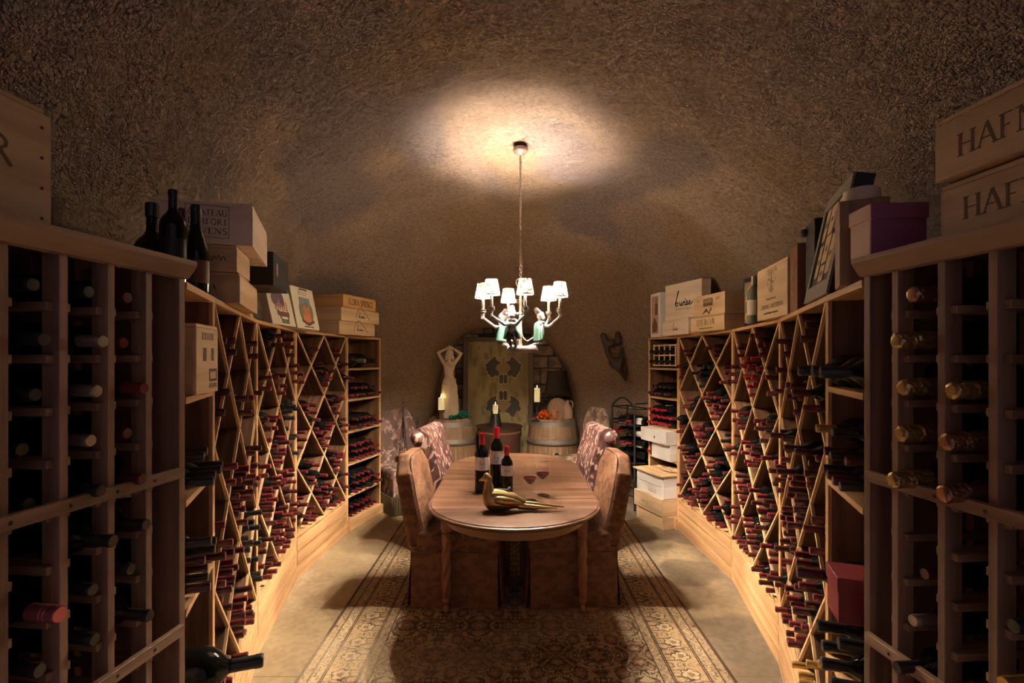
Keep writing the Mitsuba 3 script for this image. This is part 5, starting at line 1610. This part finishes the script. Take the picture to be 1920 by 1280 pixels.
decal(k, 'painted_leaf', sym(lo_leaf), oo, exx, ezz, 'panel_dark', .003)
decal(k, 'painted_heart', sym(heart), oo, exx, ezz, 'panel_ochre', .004)
decal(k, 'painted_heart', sym(lo_heart), oo, exx, ezz, 'panel_ochre', .004)
for y0_, y1_ in ((702, 718), (733, 749)):
    ov = PO([(936.5, y0_ + 2), (938, y0_), (941, y0_), (942.5, y0_ + 2), (942.5, y1_ - 2), (941, y1_), (938, y1_), (936.5, y1_ - 2)])
    decal(k, 'painted_oval_rim', sym(ov.buffer(.012)), oo, exx, ezz, 'panel_line', .005)
    decal(k, 'painted_oval', sym(ov), oo, exx, ezz, 'panel_dark', .006)
for g_ in (leaf, lo_leaf): decal(k, 'painted_outline', sym(g_.buffer(.012).difference(g_.buffer(.004))), oo, exx, ezz, 'panel_line', .002)
tag(k, 'tall gilded panel painted with mirrored dark scrolls, standing in the niche', 'painted panel')

# ------------------------------------------------------------------ carved mask on the right wall
k = nm('carved_mask')
def mp(px_, py_, off=0.0, Y=6.02): return P(px_, py_, Y) + np.array([-.55, -.83, 0]) * off
part(k, 'carving', blob([
    [(mp(1131, 629), .035), (mp(1137, 645), .045)], [(mp(1158, 626), .032), (mp(1160, 640, .02), .045)], [(mp(1137, 645), .042), (mp(1148, 643, .02), .05), (mp(1160, 641), .042)],
    [(mp(1137, 645), .035), (mp(1139, 660), .035)], [(mp(1139, 660), .032), (mp(1149, 676, .02), .035)], [(mp(1166, 652), .014), (mp(1165, 668, .02), .03)],
    [(mp(1149, 676, .02), .04), (mp(1166, 674, .03), .045), (mp(1163, 690, .04), .045)], [(mp(1163, 688, .04), .042), (mp(1174, 712, .03), .012)], [(mp(1172, 690, .02), .03), (mp(1174, 712, .03), .012)],
    [(mp(1147, 680, .03), .028), (mp(1152, 688, .03), .022)]], .015, 6), 'carved_wood')
part(k, 'eye_ridge', blob([[(mp(1150, 672, .055), .010), (mp(1158, 678, .075), .012)], [(mp(1162, 676, .075), .010), (mp(1168, 670, .06), .010)]], .008, 3), 'carved_wood')
part(k, 'amber_hollow', blob([[(mp(1148, 657, -.02), .02), (mp(1154, 660, -.02), .018)]], .01, 2), 'leg_walnut')
tag(k, 'dark carved wooden animal mask hanging on the right wall', 'mask')

# ------------------------------------------------------------------ black iron wine rack
k = nm('iron_wine_rack')
A_, B_, C_ = np.array([1.15, 5.88, 0]), np.array([1.308, 5.46, 0]), np.array([1.50, 5.535, 0])
D_2 = A_ + (C_ - B_) * 1.0
Zt = 1.08
for q_ in (A_, B_, C_, D_2): part(k, 'post', tube([q_, q_ + [0, 0, Zt]], .011, 8), 'dark_iron')
for z_ in (.14, .30, .50, .70, .90, Zt):
    for a_, b_ in ((A_, B_), (B_, C_), (C_, D_2), (D_2, A_)): part(k, 'rail', tube([a_ + [0, 0, z_], b_ + [0, 0, z_]], .007, 6), 'dark_iron')
t = np.linspace(0, 1, 30)
for a_, b_ in ((A_, B_),):
    arch = a_ + np.outer(t, b_ - a_) + np.c_[0 * t, 0 * t, Zt + .11 * np.sin(np.pi * np.clip(t, 0, 1)) ** .8]
    part(k, 'arch', tube(arch, .012, 8), 'dark_iron')
    ex_ = (b_ - a_)
    for s_ in (.3, .7):
        th = np.linspace(0, 3.6 * np.pi, 40); rr = .055 * np.exp(-th * .18)
        sc = a_ + np.outer(s_ + (1 if s_ < .5 else -1) * rr * np.cos(th) / np.linalg.norm(ex_), ex_) + np.c_[0 * th, 0 * th, Zt - .09 + rr * np.sin(th)]
        part(k, 'scroll', tube(sc, .004, 6), 'dark_iron')
part(k, 'top_rail', tube([B_ + [0, 0, Zt + .06], C_ + [0, 0, Zt + .06]], .008, 6), 'dark_iron')
tag(k, 'black wrought-iron wine rack with an arched scrolled end beside the far right shelf rack', 'wine rack')
ra, rb = (A_ - B_), (C_ - B_)
ran, rbn = ra / np.linalg.norm(ra), rb / np.linalg.norm(rb)
for zi, z_ in enumerate((.30, .42, .54, .66, .78, .90)):
    for s_ in (.22, .50, .78):
        red = (zi, s_) in ((5, .22), (4, .50), (4, .78), (3, .5), (3, .22))
        base = B_ + ra * s_ + rbn * .20 + [0, 0, z_ + .045]
        bottle('bordeaux', 'cap_crimson' if red else 'cap_black', base + rbn * .06, -rbn, f'{"bright red" if red else "black"}-capped bottle, {ORD[zi]} level up, {["right", "middle", "left"][[.22, .50, .78].index(s_)]} place in the black iron rack', f'{"red" if red else "black"}-capped bottles in the iron rack', roll=s_ * 7)
    bb = B_ + rbn * .11 - np.array([.0, .012, 0]) + [0, 0, z_ + .045]
    bottle('burgundy', 'cap_black', bb + rbn * 0 + ran * -.05 + np.array([0, 0, 0]), -rbn * .3 + ran * 1.0, f'dark bottle lying lengthwise, {ORD[zi]} level up, near side of the black iron rack', 'lengthwise bottles in the iron rack', lab='paper', roll=3.3 + zi)

# ------------------------------------------------------------------ chandelier
CC = np.array([.060, 3.66, 0.0])
k = nm('monkey_chandelier')
tag(k, 'chandelier of white monkeys in green jackets holding six lit shaded candles over the table', 'chandelier')
zc = 3.10
part(k, 'ceiling_canopy', xf(lathe([(0, .03), (.052, .03), (.055, .012), (.050, .0), (.03, -.012), (.012, -.02), (0, -.022)], 28), I3, CC + [0, 0, zc]), 'old_bronze')
zl, tp, n_l = 2.215, zc - .02, 34
pitch = (tp - zl) / n_l
lnk = []
for q_ in range(n_l):
    a = np.linspace(0, 2 * np.pi, 14, endpoint=False)
    L_ = np.c_[.0075 * np.cos(a), 0 * a, .0185 * np.sin(a)]
    part(k, 'chain_link', xf(tube(L_, .0021, 5, True), rotz((q_ % 2) * 1.57 + .6), CC + [0, 0, zl + (q_ + .5) * pitch]), 'old_bronze')
a = np.linspace(0, 2 * np.pi, 20, endpoint=False)
part(k, 'loop', xf(tube(np.c_[.022 * np.cos(a), 0 * a, .028 * np.sin(a)], .0028, 6, True), rotz(.3), CC + [-.01, 0, 2.17]), 'old_bronze')
part(k, 'cord', tube(spline([CC + [0, 0, 2.45], CC + [.012, 0, 2.3], CC + [.006, 0, 2.2], CC + [.0, 0, 2.10]], 20), .003, 6), 'old_bronze')
part(k, 'pole', xf(lathe([(0, 1.70), (.012, 1.70), (.012, 1.94), (.018, 1.945), (.018, 1.955), (.010, 1.96), (.008, 2.10), (.011, 2.13), (0, 2.14)], 16), I3, CC), 'old_bronze')
for s_ in (-1, 1):
    th = np.linspace(0, 3.2 * np.pi, 36); rr = .022 * np.exp(-th * .16)
    part(k, 'wire_scroll', xf(tube(np.c_[s_ * (.022 + rr * np.cos(th)), 0 * th, 2.03 + rr * np.sin(th)], .0025, 5), rotz(.3), CC), 'old_bronze')
part(k, 'base_log', blob([[(CC + [-.075, -.08, 1.69], .024), (CC + [.10, -.02, 1.695], .026)], [(CC + [-.06, .09, 1.69], .022), (CC + [.02, .0, 1.69], .026)], [(CC + [0, 0, 1.675], .022), (CC + [0, 0, 1.72], .016)]], .008, 4), 'ceramic_white')

SP = [(-.138, 3.46), (.088, 3.43), (.334, 3.58), (.272, 3.80), (-.028, 3.93), (-.206, 3.66)]
ZB = 2.057
scene['shade_paper'] = princ((0.62, 0.46, 0.26), 0.8)


def shade_rad(p, n, uv):
    s = nz(p.x * 120, p.y * 120, p.z * 120)
    c = mix((1.0, 0.72, 0.44), (1.0, 0.79, 0.54), ss(.35, .6, s))
    f = ss(.47, .50, nz(p.x * 110 + 5, p.y * 110, p.z * 110 + 2 * s))
    return mix(c * SHADE, (0.13, 0.062, 0.014), f)


srad = pr(shade_rad)
sa = np.linspace(0, 2 * np.pi, 41)
sv_ = np.vstack([np.c_[r_ * np.cos(sa), r_ * np.sin(sa), np.full(41, z_)] for r_, z_ in ((.0595, 0), (.0405, .105))])
outer = trimesh.Trimesh(sv_, [t_ for j in range(40) for t_ in ([j, j + 1, 42 + j], [j, 42 + j, 41 + j])], process=False)
outer_uv = np.vstack([np.c_[sa / (2 * np.pi), np.full(41, t_)] for t_ in (0.0, 1.0)])
inner = lathe([(.0395, .105), (.0580, 0.0)], 36)
for x, y in SP:
    c = np.array([x, y, ZB])
    sk = nm(k + '__lamp_shade')
    scene[sk] = mikit.ply(xf(outer, I3, c), 'shade_paper', True, uv=outer_uv, emitter={'type': 'area', 'radiance': srad})
    scene[sk + '__lining'] = mikit.ply(xf(inner, I3, c), 'shade_lining', True)
    scene[sk + '__rim'] = mikit.ply(xf(cat(lathe([(.0580, -.002), (.0605, -.002), (.0602, .003), (.0580, .003), (.0580, -.002)], 36), lathe([(.0395, .102), (.0412, .102), (.0410, .107), (.0395, .107), (.0395, .102)], 36)), I3, c), 'shade_rim', 40)
    bk = nm(k + '__bulb')
    scene[bk] = mikit.ply(xf(lathe([(0, 0), (.006, .004), (.011, .016), (.009, .032), (.004, .044), (0, .048)], 14), I3, c + [0, 0, .012]), 'shade_lining', True,
                          emitter={'type': 'area', 'radiance': {'type': 'rgb', 'value': [BULB, BULB * .83, BULB * .65]}})
    part(k, 'candle_sleeve', xf(lathe([(0, -.085), (.0105, -.085), (.0105, .010), (0, .010)], 16), I3, c), 'candle_sleeve')
    part(k, 'candle_cup', xf(lathe([(0, -.125), (.010, -.125), (.013, -.11), (.017, -.104), (.024, -.101), (.024, -.094), (.015, -.091), (.022, -.087), (.022, -.081), (.011, -.079), (0, -.079)], 18), I3, c), 'ceramic_white')


def monkey(centre, face, handL, handR, foot, tail):
    """Figure facing direction face; hands reach the candle cups."""
    face = np.array([*face, 0.0]); face /= np.linalg.norm(face)
    rt = np.cross(face, [0, 0, 1.0]); c = np.asarray(centre, float)
    q_ = lambda a_, f_, z_: c + rt * a_ + face * f_ + np.array([0, 0, z_])
    hL, hR = np.asarray(handL, float), np.asarray(handR, float)
    sL, sR = q_(-.032, .0, .055), q_(.032, .0, .055)
    eL, eR = (sL + hL) / 2 + [0, 0, -.042], (sR + hR) / 2 + [0, 0, -.042]
    fingers = []
    for h_ in (hL, hR):
        for t_ in range(4):
            an = t_ * .5 - .75
            dv = (CC + [0, 0, h_[2]] - h_); dv[2] = 0; dv = -dv / np.linalg.norm(dv); sv = np.array([-dv[1], dv[0], 0])
            fingers.append([(h_ + [0, 0, -.012 + t_ * .008], .0045), (h_ + dv * .014 + sv * .006 + [0, 0, -.012 + t_ * .008], .004)])
            fingers.append([(h_ + dv * .014 + sv * .006 + [0, 0, -.012 + t_ * .008], .004), (h_ + dv * .012 - sv * .010 + [0, 0, -.012 + t_ * .008], .0035)])
    part(k, 'monkey_body', blob([
        [(q_(0, 0, .05), .030), (q_(0, .004, .0), .028)], [(q_(0, .004, .075), .014), (q_(0, .012, .10), .016)],
        [(q_(0, .014, .112), .030), (q_(0, .012, .124), .029)], [(q_(0, .028, .104), .018), (q_(-.008, .034, .100), .014), (q_(.008, .034, .100), .014)],
        [(q_(-.033, .008, .112), .010), (q_(-.036, .006, .118), .009)], [(q_(.033, .008, .112), .010), (q_(.036, .006, .118), .009)],
        [(sL, .014), (eL, .011)], [(eL, .0115), (hL - [0, 0, .006], .008)], [(sR, .014), (eR, .011)], [(eR, .0115), (hR - [0, 0, .006], .008)],
        [(hL - [0, 0, .006], .010), (hL, .010)], [(hR - [0, 0, .006], .010), (hR, .010)]] + fingers, .0045, 4, 12), 'ceramic_white')
    part(k, 'monkey_eye', cat(*[xf(trimesh.creation.icosphere(2, .004), I3, q_(s_ * .010, .040, .118)) for s_ in (-1, 1)]), 'black_card', True)
    part(k, 'monkey_hat', blob([[(q_(0, -.008, .146), .022), (q_(0, -.020, .162), .018)]], .005, 2), 'fez_brown')
    part(k, 'monkey_collar', cat(*[xf(trimesh.creation.icosphere(1, .008), I3, q_(.024 * math.cos(t_), .012 + .022 * math.sin(t_), .074)) for t_ in np.linspace(0, 6.28, 12)[:-1]]), 'ceramic_white', True)
    for s_ in (-1, 1):
        part(k, 'monkey_jacket', blob([[(q_(s_ * .026, -.004, .064), .016), (q_(s_ * .032, .004, .0), .013), (q_(s_ * .056, .004, -.055), .006), (q_(s_ * .018, -.034, -.058), .006), (q_(s_ * .010, -.026, .06), .010)], [(q_(s_ * .024, .014, .062), .012), (q_(s_ * .030, .030, .0), .006), (q_(s_ * .056, .018, -.055), .005)]], .006, 3), 'jacket_green')
    ft = np.asarray(foot, float)
    for s_ in (-1, 1):
        kn = q_(s_ * .022, .012, -.075)
        part(k, 'monkey_leg', blob([[(q_(s_ * .014, .0, -.01), .020), (kn, .014)], [(kn, .014), (ft + rt * s_ * .016 + [0, 0, .012], .010)], [(ft + rt * s_ * .016 + [0, 0, .010], .010), (ft + rt * s_ * .018 + face * .022 + [0, 0, .008], .008)]], .006, 3), 'trouser_dark' if tail == 0 else 'ceramic_white')
    tl = q_(0, -.03, -.03)
    part(k, 'monkey_tail', tube(spline([tl, tl + [0, 0, -.02] - face * .03, (tl + CC + [0, 0, 1.82]) / 2 + [0, 0, -.05], CC + [0, 0, 1.93]], 24), np.linspace(.006, .0035, 24), 8), 'ceramic_white')


hz = ZB - .132
HP = [np.array([x, y, hz]) for x, y in SP]
monkey((.000, 3.545, 1.822), (-.05, -1), HP[0], HP[1], (.01, 3.575, 1.705), 0)
monkey((.195, 3.69, 1.815), (1, .03), HP[2], HP[3], (.13, 3.655, 1.705), 1)
monkey((-.062, 3.765, 1.815), (-.75, .75), HP[4], HP[5], (.0, 3.735, 1.70), 1)
